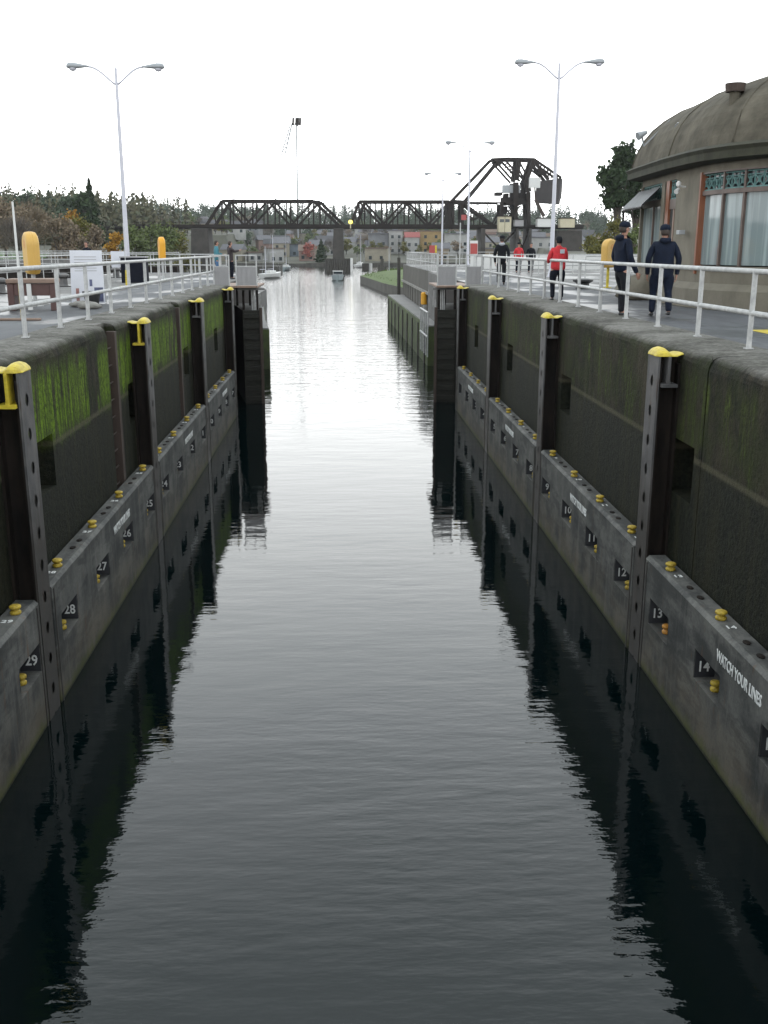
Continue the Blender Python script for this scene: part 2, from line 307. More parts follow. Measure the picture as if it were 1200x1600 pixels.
# ------------------------------------------------------------------ mesh helpers
class MB:
    def __init__(s): s.v = []; s.f = []; s.mi = []; s.cur = 0
    def add(s, vs, fs):
        b = len(s.v); s.v += [tuple(v) for v in vs]; s.f += [tuple(b+i for i in f) for f in fs]; s.mi += [s.cur]*len(fs); return s
    def box(s, x0, x1, y0, y1, z0, z1):
        if x0 > x1: x0, x1 = x1, x0
        if y0 > y1: y0, y1 = y1, y0
        vs = [(x0,y0,z0),(x1,y0,z0),(x1,y1,z0),(x0,y1,z0),(x0,y0,z1),(x1,y0,z1),(x1,y1,z1),(x0,y1,z1)]
        return s.add(vs, [(0,3,2,1),(4,5,6,7),(0,1,5,4),(1,2,6,5),(2,3,7,6),(3,0,4,7)])
    def bar(s, a, b, w, h=None, up=Vector((0,0,1))):
        a = Vector(a); b = Vector(b); h = h or w; d = (b-a).normalized()
        if abs(d.dot(up)) > .98: up = Vector((0,1,0))
        x = d.cross(up).normalized()*w/2; y = x.cross(d).normalized()*h/2
        vs = [p+q for p in (a, b) for q in (-x-y, x-y, x+y, -x+y)]
        return s.add(vs, [(3,2,1,0),(4,5,6,7),(0,1,5,4),(1,2,6,5),(2,3,7,6),(3,0,4,7)])
    def cyl(s, a, b, r0, r1=None, n=10, cap=True):
        a = Vector(a); b = Vector(b); r1 = r0 if r1 is None else r1; d = (b-a).normalized()
        up = Vector((0,0,1)) if abs(d.z) < .95 else Vector((0,1,0))
        x = d.cross(up).normalized(); y = x.cross(d)
        vs = [a + (x*math.cos(2*math.pi*i/n)+y*math.sin(2*math.pi*i/n))*r0 for i in range(n)] + [b + (x*math.cos(2*math.pi*i/n)+y*math.sin(2*math.pi*i/n))*r1 for i in range(n)]
        fs = [(i, (i+1)%n, n+(i+1)%n, n+i) for i in range(n)]
        if cap: fs += [tuple(range(n))[::-1], tuple(range(n, 2*n))]
        return s.add(vs, fs)
    def tube(s, pts, r, n=8):
        pts = [Vector(p) for p in pts]; rings = []; rr = r if isinstance(r, (list, tuple)) else [r]*len(pts)
        b = len(s.v)
        for k, p in enumerate(pts):
            d = (pts[min(k+1, len(pts)-1)] - pts[max(k-1, 0)]).normalized()
            up = Vector((0,0,1)) if abs(d.z) < .9 else Vector((0,1,0))
            x = d.cross(up).normalized(); y = x.cross(d)
            s.v += [tuple(p + (x*math.cos(2*math.pi*i/n)+y*math.sin(2*math.pi*i/n))*rr[k]) for i in range(n)]
        for k in range(len(pts)-1):
            for i in range(n):
                s.f.append((b+k*n+i, b+k*n+(i+1)%n, b+(k+1)*n+(i+1)%n, b+(k+1)*n+i)); s.mi.append(s.cur)
        s.f += [tuple(range(b, b+n))[::-1], tuple(range(b+(len(pts)-1)*n, b+len(pts)*n))]; s.mi += [s.cur]*2
        return s
    def lathe(s, prof, c, n=16, sx=1, sy=1):
        b = len(s.v); c = Vector(c)
        for r, z in prof:
            s.v += [(c.x+r*sx*math.cos(2*math.pi*i/n), c.y+r*sy*math.sin(2*math.pi*i/n), c.z+z) for i in range(n)]
        for k in range(len(prof)-1):
            for i in range(n): s.f.append((b+k*n+i, b+k*n+(i+1)%n, b+(k+1)*n+(i+1)%n, b+(k+1)*n+i)); s.mi.append(s.cur)
        s.f += [tuple(range(b, b+n))[::-1], tuple(range(b+(len(prof)-1)*n, b+len(prof)*n))]; s.mi += [s.cur]*2
        return s
    def prism(s, poly, z0, z1):
        n = len(poly); vs = [(x, y, z0) for x, y in poly] + [(x, y, z1) for x, y in poly]
        return s.add(vs, [(i, (i+1)%n, n+(i+1)%n, n+i) for i in range(n)] + [tuple(range(n))[::-1], tuple(range(n, 2*n))])
    def build(s, name, m, parent=None, bevel=0, smooth=False, loc=None):
        me = bpy.data.meshes.new(name); me.from_pydata(s.v, [], s.f)
        ms = m if isinstance(m, (list, tuple)) else [m]
        for q in ms: me.materials.append(M[q] if isinstance(q, str) else q)
        if len(ms) > 1:
            for p, i in zip(me.polygons, s.mi): p.material_index = i
        bm = bmesh.new(); bm.from_mesh(me); bmesh.ops.recalc_face_normals(bm, faces=bm.faces); bm.to_mesh(me); bm.free()
        if smooth:
            for p in me.polygons: p.use_smooth = True
        me.update()
        o = bpy.data.objects.new(name, me); COL.objects.link(o)
        if parent: o.parent = parent
        if loc is not None: o.location = loc
        if bevel:
            md = o.modifiers.new('bevel', 'BEVEL'); md.width = bevel; md.segments = 2; md.limit_method = 'ANGLE'; md.angle_limit = R(40)
        return o

def tag(o, label=None, cat=None, group=None, kind=None):
    if label: o['label'] = label
    if cat: o['category'] = cat
    if group: o['group'] = group
    if kind: o['kind'] = kind
    return o
def empty(name, loc, label, cat, group=None, rz=0, kind=None):
    o = bpy.data.objects.new(name, None); COL.objects.link(o); o.location = loc; o.rotation_euler = (0, 0, rz)
    o.empty_display_size = .2
    return tag(o, label, cat, group, kind)
def kids(o): return [c for c in COL.objects if c.parent == o]
def copy_tree(o, parent=None, _k=None):
    c = o.copy(); COL.objects.link(c)
    if parent: c.parent = parent
    for ch in list(o.children): copy_tree(ch, c)
    return c
ORD = ['first','second','third','fourth','fifth','sixth','seventh','eighth','ninth','tenth','eleventh','twelfth','thirteenth','fourteenth','fifteenth','sixteenth','seventeenth','eighteenth','nineteenth','twentieth']
def ordw(i):
    if i < 20: return ORD[i]
    t = {2:'twenty',3:'thirty',4:'forty',5:'fifty',6:'sixty',7:'seventy',8:'eighty',9:'ninety'}[(i+1)//10]
    return t + ('-' + ORD[(i+1)%10-1] if (i+1)%10 else 'th').replace('yth', 'ieth') if (i+1)%10 else t[:-1]+'ieth'

def text(s, size, loc, right, up, m, name, parent, depth=.003, sx=1.0):
    cu = bpy.data.curves.new('lettering', 'FONT'); cu.body = s; cu.size = size; cu.align_x = 'CENTER'; cu.align_y = 'CENTER'; cu.extrude = depth; cu.offset = size*.014; cu.resolution_u = 2
    t = bpy.data.objects.new('lettering_source', cu); COL.objects.link(t)
    dg = bpy.context.evaluated_depsgraph_get(); me = bpy.data.meshes.new_from_object(t.evaluated_get(dg))
    bpy.data.objects.remove(t); bpy.data.curves.remove(cu)
    right = Vector(right).normalized(); up = Vector(up).normalized(); nrm = right.cross(up)
    mt = Matrix(((right.x*sx, up.x, nrm.x, loc[0]), (right.y*sx, up.y, nrm.y, loc[1]), (right.z*sx, up.z, nrm.z, loc[2]), (0,0,0,1)))
    me.transform(mt); me.materials.clear(); me.materials.append(M[m])
    o = bpy.data.objects.new(name, me); COL.objects.link(o); o.parent = parent
    return o

# ------------------------------------------------------------------ terrain, water, decks
def sstep(a, b, x):
    t = max(0, min(1, (x-a)/(b-a))); return t*t*(3-2*t)
def ground(x, y):
    # left bank, right bank, far shore
    lb = -38.5 if y < 150 else -38.5 - (y-150)*.05
    far = 372 + 6*math.sin(x*.03)
    if x < -44: far -= (-44-x)*1.2
    z = -5.0
    if y < 400:
        a = sstep(lb, lb-3, x); z = max(z, -5 + 9.5*a)
        if a > .9: z = 4.55 + min(5, max(0, (-50-x))*.01) + max(0, y-190)*.03
        rb = 24 + (y-95)*.16
        if y > 92:
            b = sstep(rb, rb+4, x)*sstep(92, 98, y); z = max(z, -5 + 9.6*b)
            if b > .95: z = max(z, 4.6 + max(0, y-200)*.01)
    b = sstep(far-3, far+2, y); 
    if y > far-3:
        zz = -5 + 6.0*b + min(600, max(0, y-far))*.042 + 1.0*math.sin(x*.021)*min(1, max(0, (y-far)/60))
        z = max(z, zz)
    if x < -44 and y >= 400: z = max(z, min(27, 10.9 + (y-400)*.028 + min(5, max(0, (-50-x))*.01)))
    return z
mb = MB()
xs = [-1500,-1000,-700] + [-500+i*12.5 for i in range(33)] + [-90+i*2.5 for i in range(1, 81)] + [120+i*12.5 for i in range(34)] + [700, 1000, 1500]
ys = [-60, -20] + [20*i for i in range(1, 5)] + [90+i*2.5 for i in range(6)] + [110+i*8 for i in range(28)] + [340+i*2.5 for i in range(20)] + [395+i*10 for i in range(50)] + [950, 1200, 1600, 2200, 3000]
for y in ys:
    for x in xs: mb.v.append((x, y, ground(x, y)))
nx = len(xs)
for j in range(len(ys)-1):
    for i in range(nx-1): mb.f.append((j*nx+i, j*nx+i+1, (j+1)*nx+i+1, (j+1)*nx+i)); mb.mi.append(0)
g = mb.build('ground', 'earth', smooth=True); tag(g, kind='structure')
mb = MB()
wx = [-900, -200, -60, -20, 20, 60, 200, 900]; wy = [-60, -5, 60, 200, 500]
for y in wy:
    for x in wx: mb.v.append((x, y, 0))
for j in range(len(wy)-1):
    for i in range(len(wx)-1): mb.f.append((j*8+i, j*8+i+1, (j+1)*8+i+1, (j+1)*8+i)); mb.mi.append(0)
tag(mb.build('water', 'water'), kind='structure')

XL, XR = -3.99, 4.53           # faces of the floating guide walls
WL, WR = -4.34, 4.88           # faces of the lock walls
DZ = 4.8                       # deck level

def lock_wall(side, xf, y0, y1, holes, name, label, m, deckx):
    s = side                   # +1: wall on the right (its body towards +x)
    root = empty(name, (xf, (y0+y1)/2, 0), label, 'lock wall')
    mb = MB(); ylo, yhi = y0, y1
    zt = 4.62
    ysb = sorted(set([ylo, yhi] + [h[0] for h in holes] + [h[1] for h in holes])); zsb = sorted(set([-3.0, zt] + [h[2] for h in holes] + [h[3] for h in holes]))
    def hole(yc, zc):
        for h in holes:
            if h[0] < yc < h[1] and h[2] < zc < h[3]: return h
        return None
    for j in range(len(ysb)-1):
        for k in range(len(zsb)-1):
            ya, yb, za, zb = ysb[j], ysb[j+1], zsb[k], zsb[k+1]
            if not hole((ya+yb)/2, (za+zb)/2):
                mb.add([(xf, ya, za), (xf, yb, za), (xf, yb, zb), (xf, ya, zb)], [(0,1,2,3)])
    for h in holes:
        a, b, c, d, dp = h; xb = xf + s*dp
        mb.add([(xb,a,c),(xb,b,c),(xb,b,d),(xb,a,d)], [(0,1,2,3)])
        mb.add([(xf,a,c),(xb,a,c),(xb,a,d),(xf,a,d)], [(0,1,2,3)]); mb.add([(xf,b,c),(xb,b,c),(xb,b,d),(xf,b,d)], [(0,1,2,3)])
        mb.add([(xf,a,c),(xb,a,c),(xb,b,c),(xf,b,c)], [(0,1,2,3)]); 
        if d < zt-.01: mb.add([(xf,a,d),(xb,a,d),(xb,b,d),(xf,b,d)], [(0,1,2,3)])
    # rounded lip, with a wavy worn edge, split where full-height slots cut it
    slots = sorted([(h[0], h[1]) for h in holes if h[3] >= zt-.01])
    runs = []; y = ylo
    for a, b in slots: runs.append((y, a)); y = b
    runs.append((y, yhi))
    prof = [(0, zt)] + [(.14-.14*math.cos(t*math.pi/10), zt+.18*math.sin(t*math.pi/10)) for t in range(1, 6)] + [(.55, 4.815), (deckx, 4.82)]
    for a, b in runs:
        n = max(1, int((b-a)/.35)); base = len(mb.v)
        for i in range(n+1):
            yy = a+(b-a)*i/n; w = .012*math.sin(yy*2.1)+.008*math.sin(yy*5.3+1)
            for q, (px, pz) in enumerate(prof):
                mb.v.append((xf+s*(px + (w if 0 < q < 7 else 0)), yy, pz + (w*.4 if 0 < q < 7 else 0)))
        P = len(prof)
        for i in range(n):
            for q in range(P-1): mb.f.append((base+i*P+q, base+i*P+q+1, base+(i+1)*P+q+1, base+(i+1)*P+q)); mb.mi.append(0)
        for yy in (a, b):
            mb.add([(xf+s*px, yy, pz) for px, pz in prof] + [(xf+s*deckx, yy, 3.9), (xf, yy, 3.9)], [tuple(range(P+2))])
    for a, b in slots:
        dp = [h[4] for h in holes if h[0] == a][0]
        mb.add([(xf+s*dp,a,zt-.02),(xf+s*dp,b,zt-.02),(xf+s*dp,b,4.818),(xf+s*dp,a,4.818)], [(0,1,2,3)])
        mb.add([(xf+s*dp,a,4.818),(xf+s*dp,b,4.818),(xf+s*deckx,b,4.818),(xf+s*deckx,a,4.818)], [(0,1,2,3)])
    # end face at the far end and behind the camera
    for yy in (ylo, yhi):
        mb.add([(xf,yy,-3),(xf+s*deckx,yy,-3),(xf+s*deckx,yy,4.81),(xf,yy,zt)], [(0,1,2,3)])
    o = mb.build('wall_face', m, root); o.location = (-xf, -(y0+y1)/2, 0)
    return root, (-xf, -(y0+y1)/2, 0)

nich = lambda y, w=.95: (y-w/2, y+w/2, 2.72, 3.52, .42)
left_holes = [nich(14.5), nich(20.95), nich(28.4), nich(35.3)] + [(18.95, 19.75, -3, 4.62, .22), (26.95, 27.65, -3, 4.62, .22)]
right_holes = [nich(13.9, 1.0), nich(21.5), nich(28.9), nich(36.2)] + [(11.0, 11.02, -3, 4.62, .03), (5.8, 6.7, 2.72, 3.52, .42)]
right_holes[4] = (13.10, 13.13, -3, 4.62, .04)
YEND = 40.6
lw, lo = lock_wall(-1, WL, -12, YEND, left_holes, 'lock_wall', 'long concrete lock wall with bright green moss on the left of the channel', 'wall_left', .95)
rw, ro = lock_wall(1, WR, -12, YEND, right_holes, 'lock_wall', 'long dark concrete lock wall with sparse moss on the right of the channel', 'wall_right', 1.15)
for ya, yb in ((18.95, 19.75), (26.95, 27.65)):
    mb = MB(); mb.box(WL-.16, WL+.012, yb-.20, yb-.02, -1, 4.66)
    o = mb.build('rusty_post', 'rust', lw, bevel=.01); o.location = lo
    mb = MB()
    for k in range(13): mb.cyl((WL-.08, ya+.03, .4+k*.33), (WL-.08, yb-.2, .4+k*.33), .014, n=6)
    o = mb.build('ladder_rungs', 'rust', lw); o.location = lo

# decks behind the walls (set back from the kerb top so that nothing is coplanar)
def deck(name, x0, x1, y0, y1, z=DZ, m='deck'):
    return tag(MB().box(x0, x1, y0, y1, -4, z).build(name, m), kind='structure')
deck('deck', -13.2, WL-.95, -12, 62)
deck('deck', WR+1.15, 30, -12, 62)
deck('deck', 5.67, 16, 62.0, 92, 4.797, 'deck_dry')
deck('quay', -13.2, -5.6, 62.0, 78, 3.2, 'deck_dry')
# fill behind the gate recess
deck('deck', WR+.45, WR+1.15, YEND, 62, 4.796, 'deck_dry')
deck('deck', -5.29, -4.75, YEND, 56, 4.796, 'deck_dry')
# pale strip painted on the deck by the control house, and the worn concrete strip beyond
tag(MB().box(7.2, 7.62, 4, 17.6, 4.804, 4.808).build('painted_line', 'yellow'), kind='structure')
tag(MB().box(-12.9, -7.5, 24, 60, 4.804, 4.809).build('path', 'deck_dry'), kind='structure')
tag(MB().box(9.6, 29.8, 36, 61.5, 4.804, 4.809).build('path', 'deck_dry'), kind='structure')
# bank of the large lock
tag(MB().box(-41.5, -37, -12, 190, -4, 4.8).build('quay', 'deck_dry'), kind='structure')
mb = MB()
for (a, b) in ((0, 60), (60, 120), (120, 190)):
    mb.add([(-95, a, ground(-95, a)+1.6), (-41.5, a, 4.86), (-41.5, b, 4.86), (-95, b, ground(-95, b)+1.6)], [(0,1,2,3)])
tag(mb.build('lawn', 'grass'), kind='structure')

# ------------------------------------------------------------------ guide beams
def guide_beam(side, x, y, label, group, bracket):
    root = empty('guide_beam', (x, y, 0), label, 'guide beam', group)
    s = side; hw = .25; t = .03
    mb = MB()   # flange plate with round holes
    z0, z1 = -1.0, 4.70; cell = .44; zc = z1-.36
    # plain top strip then one cell per hole
    def front(xx):
        mb.add([(xx, -hw, zc+cell/2), (xx, hw, zc+cell/2), (xx, hw, z1), (xx, -hw, z1)], [(0,1,2,3)])
        z = zc
        while z > z0:
            ang = [math.pi/4*i for i in range(8)]
            out = []
            for a in ang:
                c, q = math.cos(a), math.sin(a); k = 1/max(abs(c), abs(q)); out.append((xx, c*k*hw, z+q*k*cell/2))
            n = 16; inn = []; o2 = []
            for i in range(n):
                a = 2*math.pi*i/n; c, q = math.cos(a), math.sin(a); k = 1/max(abs(c), abs(q))
                inn.append((xx, c*.065, z+q*.08)); o2.append((xx, c*k*hw, z+q*k*cell/2))
            mb.add(inn+o2, [(i, (i+1)%n, n+(i+1)%n, n+i) for i in range(n)])
            z -= cell
    front(0); front(s*t)
    for yy in (-hw, hw):
        mb.add([(0, yy, z0-.3), (s*t, yy, z0-.3), (s*t, yy, z1), (0, yy, z1)], [(0,1,2,3)])
    mb.add([(0, -hw, z1), (s*t, -hw, z1), (s*t, hw, z1), (0, hw, z1)], [(0,1,2,3)])
    mb.build('flange', 'steel', root)
    mb = MB(); mb.box(s*(t+.002), s*.345, -.05, .05, -1, 4.68); mb.box(s*.31, s*.348, -.2, .2, -1, 4.60)
    mb.box(s*(t+.002), s*.06, -.24, -.21, -1, 4.6)
    mb.build('web', 'black_steel', root)
    # yellow cap: rounded nose over the flange, flat tongue running back onto the wall
    mb = MB(); segs = 10; rings = []
    sec = [(-.035, .015), (-.01, .065), (.03, .105), (.08, .12), (.13, .105), (.17, .07), (.20, .035), (.27, .03), (.34, .028), (.42, .022)]
    wid = [.17, .24, .27, .28, .28, .27, .26, .25, .22, .17]
    for (px, hh), w in zip(sec, wid):
        rings.append([(s*px, w*math.cos(math.pi*i/segs), 4.705 + hh*math.sin(math.pi*i/segs)**.7 + (.02 if px > .3 else 0)) for i in range(segs+1)])
    b = len(mb.v); K = segs+1
    for r_ in rings: mb.v += r_
    for k in range(len(rings)-1):
        for i in range(segs): mb.f.append((b+k*K+i, b+k*K+i+1, b+(k+1)*K+i+1, b+(k+1)*K+i)); mb.mi.append(0)
        mb.f.append((b+k*K, b+k*K+segs, b+(k+1)*K+segs, b+(k+1)*K)); mb.mi.append(0)
    for k in (0, len(rings)-1): mb.f.append(tuple(b+k*K+i for i in range(K))); mb.mi.append(0)
    mb.build('cap', 'yellow', root, smooth=False, bevel=.008)
    mb = MB()
    mb.box(s*.13, s*.17, -.30, -.051, 4.32, 4.703); mb.box(s*.05, s*.28, -.32, -.053, 4.27, 4.318)
    mb.add([(s*.12, -.30, 4.32), (s*.18, -.30, 4.32), (s*.15, -.22, 4.66)], [(0,1,2)])
    mb.build('bracket', bracket, root, bevel=.004)
    return root
RB = [6.2, 14.4, 22.5, 30.8, 39.2]; LB = [4.5, 12.8, 21.2, 29.7, 38.1]
pos_r = ['nearest the camera below the right rail', 'in front of the control house windows', 'below the red jacket', 'below the black hooded jacket', 'beside the right gate recess']
pos_l = ['nearest the camera below the left rail', 'at the left edge with a yellow bracket under its cap', 'between the two ladder slots of the mossy wall', 'just beyond the far ladder slot of the mossy wall', 'beside the left gate recess']
for y, p in zip(RB, pos_r): guide_beam(1, XR, y, 'yellow capped steel guide beam on the right wall ' + p, 'steel guide beams on the right wall', 'steel')
for y, p in zip(LB, pos_l): guide_beam(-1, XL, y, 'yellow capped steel guide beam on the left wall ' + p, 'steel guide beams on the left wall', 'yellow' if y < 25 else 'steel')

# ------------------------------------------------------------------ floating guide walls
def spool(x, y, z, r=.075, h=.15):
    mb = MB(); mb.lathe([(r*.9, 0), (r, .012), (r, h*.3), (r*.85, h*.38), (r*.5, h*.45), (r*.5, h*.55), (r*.9, h*.62), (r*1.05, h*.7), (r*1.05, h*.92), (r*.85, h)], (x, y, z), 14)
    return mb
def pontoon(side, xf, y0, y1, centres, nums, label, group, text_y):
    s = side; root = empty('floating_guide_wall', (xf, (y0+y1)/2, 0), label, 'floating wall', group)
    off = (-xf, -(y0+y1)/2, 0)
    zt = 1.76; hw = .44; za, zb = .80, 1.20; dp = .285
    holes = [(c-hw, c+hw) for c in centres if y0 < c-hw and c+hw < y1]
    mb = MB(); zs = [-1.0, za, zb, zt-.05]; ysb = sorted([y0, y1] + [q for h in holes for q in h])
    for j in range(len(ysb)-1):
        for k in range(3):
            a, b = ysb[j], ysb[j+1]
            if k == 1 and any(h[0] <= a and b <= h[1] for h in holes): continue
            mb.add([(xf, a, zs[k]), (xf, b, zs[k]), (xf, b, zs[k+1]), (xf, a, zs[k+1])], [(0,1,2,3)])
    for a, b in holes:
        xb = xf+s*dp
        mb.add([(xb,a,za),(xb,b,za),(xb,b,zb),(xb,a,zb)], [(0,1,2,3)])
        for yy in (a, b): mb.add([(xf,yy,za),(xb,yy,za),(xb,yy,zb),(xf,yy,zb)], [(0,1,2,3)])
        for zz in (za, zb): mb.add([(xf,a,zz),(xb,a,zz),(xb,b,zz),(xf,b,zz)], [(0,1,2,3)])
    # chamfered front edge, top, back step
    mb.add([(xf,y0,zt-.05),(xf,y1,zt-.05),(xf+s*.05,y1,zt),(xf+s*.05,y0,zt)], [(0,1,2,3)])
    mb.add([(xf+s*.05,y0,zt),(xf+s*.05,y1,zt),(xf+s*.29,y1,zt),(xf+s*.29,y0,zt)], [(0,1,2,3)])
    mb.add([(xf+s*.29,y0,zt),(xf+s*.29,y1,zt),(xf+s*.29,y1,-1),(xf+s*.29,y0,-1)], [(0,1,2,3)])
    for yy in (y0, y1): mb.add([(xf,yy,-1),(xf+s*.29,yy,-1),(xf+s*.29,yy,zt),(xf+s*.05,yy,zt),(xf,yy,zt-.05)], [(0,1,2,3,4)])
    o = mb.build('hull', 'pontoon', root); o.location = off
    # number boards: black paint on the pocket's far cheek and back
    for c, nme in zip(centres, nums):
        inside = (c-hw, c+hw) in holes
        if inside:
            mb = MB(); yf = c+hw-.004
            mb.box(xf+s*.012, xf+s*(dp-.004), yf-.006, yf, za+.004, zb-.004); mb.box(xf+s*(dp-.008), xf+s*(dp-.003), c-hw+.01, yf-.008, za+.06, zb-.004)
            o = mb.build('number_board', 'black_paint', root); o.location = off
            t = text(str(nme), .205, (xf+s*.125, yf-.012, za+.15), (1,0,0), (0,0,1), 'white_text', 'number', o, sx=.82)
            sp_ = spool(xf+s*.14, c+.02, za, .064, .13); q = sp_.build('bollard', 'bollard_orange' if (nme == 13) else 'bollard', root, smooth=True); q.location = off
        sp_ = spool(xf+s*.13, c+.02, zt, .070, .115); q = sp_.build('bollard', 'bollard', root, smooth=True); q.location = off
        if y0 < c-.35: 
            t = text(str(nme), .13, (xf+s*.15, c-.26, zt+.004), (1,0,0), (0,1,0), 'white_text', 'number', root, depth=.002, sx=1.1)
            t.location = off
    # dark twin hatches on the top
    mb = MB()
    for c in centres:
        for dy in (.75, 1.15):
            yy = c-dy
            if y0+.1 < yy < y1-.1: mb.lathe([(.055, 0), (.055, .012), (.03, .02)], (xf+s*.15, yy, zt+.001), 10, .8, 1.3)
    if mb.v: o = mb.build('hatch', 'black_steel', root); o.location = off
    # vertical fender strips next to the beams
    mb = MB()
    mb.box(xf-s*.012, xf-s*.001, y0+.06, y0+.10, -.5, zt-.08); mb.box(xf-s*.012, xf-s*.001, y1-.10, y1-.06, -.5, zt-.08)
    o = mb.build('fender_strip', 'steel', root); o.location = off
    if text_y is not None:
        r = (0, -s, 0)
        t = text('WATCH YOUR LINES', .20, (xf-s*.004, text_y, 1.42), r, (0,0,1), 'white_text', 'lettering', root, sx=.70); t.location = off
    # lifting cable guard: thin line of the mooring wire
    return root
rsec = [(6.5, 14.1, [13.35, 11.4, 9.3, 7.3], [13, 14, 15, 16], 10.45), (14.72, 22.2, [21.5, 19.4, 17.35, 15.3], [9, 10, 11, 12], 18.45), (22.82, 30.5, [29.5, 27.5, 25.5, 23.5], [5, 6, 7, 8], 26.5), (31.12, 38.9, [37.9, 35.8, 33.8, 31.8], [1, 2, 3, 4], 34.8)]
lsec = [(4.8, 12.5, [5.7, 7.8, 9.9, 11.97], [32, 31, 30, 29], None), (13.12, 20.9, [13.9, 16.0, 18.05, 20.35], [28, 27, 26, 25], 17.6), (21.5, 29.4, [22.2, 24.3, 26.5, 28.7], [24, 23, 22, 21], 25.9), (30.0, 37.8, [30.8, 32.8, 34.9, 37.1], [20, 19, 18, 17], 34.3)]
rl = ['with numbers 13 and 14', 'with numbers 9 to 12', 'third from the camera on the right side', 'farthest from the camera on the right side']
ll = ['with number 29 at the left edge', 'with numbers 25 to 28', 'third from the camera on the left side', 'farthest from the camera on the left side']
for (a, b, c, n, ty), t in zip(rsec, rl): pontoon(1, XR, a, b, c, n, 'grey floating guide wall with yellow bollards ' + t, 'floating guide walls on the right', ty)
for (a, b, c, n, ty), t in zip(lsec, ll): pontoon(-1, XL, a, b, c, n, 'grey floating guide wall with yellow bollards ' + t, 'floating guide walls on the left', ty)

# ------------------------------------------------------------------ railings
def railing(name, label, pts, h=1.07, spacing=2.13, mid=.5, r=.032, rp_=.034, m='white_rail', group=None, closed_ends=True, feet=True, more=()):
    p0 = Vector(pts[0]); root = empty(name, p0, label, 'railing', group)
    rel = [Vector(p)-p0 for p in pts]
    for nm, hh in [('top_rail', h)] + [('mid_rail', mid)] + [('mid_rail', q) for q in more]:
        mb = MB(); mb.tube([q+Vector((0,0,hh)) for q in rel], r, 8); mb.build(nm, m, root, smooth=True)
    for a, b in zip(rel[:-1], rel[1:]):
        L_ = (b-a).length; n = max(1, round(L_/spacing))
        for i in range(n + (1 if b is rel[-1] else 0)):
            p = a+(b-a)*i/n
            mb = MB(); mb.cyl(p, p+Vector((0,0,h-.01)), rp_, n=8)
            if feet: mb.box(p.x-.055, p.x+.055, p.y-.055, p.y+.055, p.z+.001, p.z+.018); mb.cyl(p+Vector((.05,.05,.018)), p+Vector((.05,.05,.04)), .012, n=6)
            mb.build('post', m, root)
    return root
railing('railing', 'pale pipe railing along the left edge of the lock chamber', [(-5.02, 2.0-.55+.4, DZ+.02), (-5.02, 43.2, DZ+.02)], spacing=2.12, r=.038, rp_=.040)
railing('railing', 'pale pipe railing along the right edge of the lock chamber', [(5.77, 1.45, DZ+.02), (5.77, 43.4, DZ+.02)], spacing=2.15, r=.038, rp_=.040)
railing('railing', 'thin pipe railing along the left deck beside the large lock', [(-12.9, 6, DZ), (-12.9, 60, DZ)], spacing=2.4, r=.022, rp_=.02, feet=False)
railing('railing', 'pipe railing along the far bank of the large lock below the lawn', [(-37.6, 30, DZ), (-37.6, 189, DZ)], spacing=3.0, r=.03, rp_=.03, feet=False)
railing('railing', 'second pipe railing crossing the large lock on top of its gate', [(-37, 92, DZ), (-13.0, 84, DZ)], spacing=2.4, r=.03, rp_=.03, feet=False)
railing('railing', 'nearer pipe railing crossing the large lock on its gate walkway', [(-37, 70, DZ), (-13.1, 61.6, DZ)], spacing=2.4, r=.03, rp_=.03, feet=False)
for k, (ya, yb, w) in enumerate(((92, 84, 'farther'), (70, 61.6, 'nearer'))):
    mb = MB(); mb.add([(-37,ya,-1),(-13.2,yb,-1),(-13.2,yb,4.78),(-37,ya,4.78),(-37,ya+1.2,-1),(-13.2,yb+1.2,-1),(-13.2,yb+1.2,4.78),(-37,ya+1.2,4.78)], [(0,1,2,3),(5,4,7,6),(3,2,6,7),(0,4,5,1),(0,3,7,4),(1,5,6,2)])
    tag(mb.build('lock_gate', 'black_steel'), 'dark gate wall closing the large lock on the left, the %s one' % w, 'lock gate')
railing('railing', 'grey pipe railing across the right deck in front of the spillway parapet', [(9.0, 56, DZ), (29.8, 56, DZ)], spacing=1.9, r=.028, rp_=.026, feet=False, more=(.78,))
railing('railing', 'nearer grey pipe railing across the right deck behind the yellow ring cabinet', [(10.6, 44, DZ), (22.0, 44, DZ)], spacing=1.9, r=.025, rp_=.024, feet=False)
railing('railing', 'railing on the quay wall beyond the right lock gate', [(5.95, 62, DZ), (5.95, 91.5, DZ), (15.8, 91.5, DZ)], spacing=1.2, r=.03, rp_=.025, feet=False)
railing('railing', 'railing on the low quay beyond the left lock gate', [(-6.2, 56.5, 4.8), (-12.9, 61.8, 4.8)], spacing=1.3, feet=False)
tag(MB().box(9.2, 40, 72, 72.5, 3.5, 5.78).build('parapet_wall', 'white_paint', bevel=.03), 'long pale parapet wall at the spillway behind the red jacket', 'parapet')

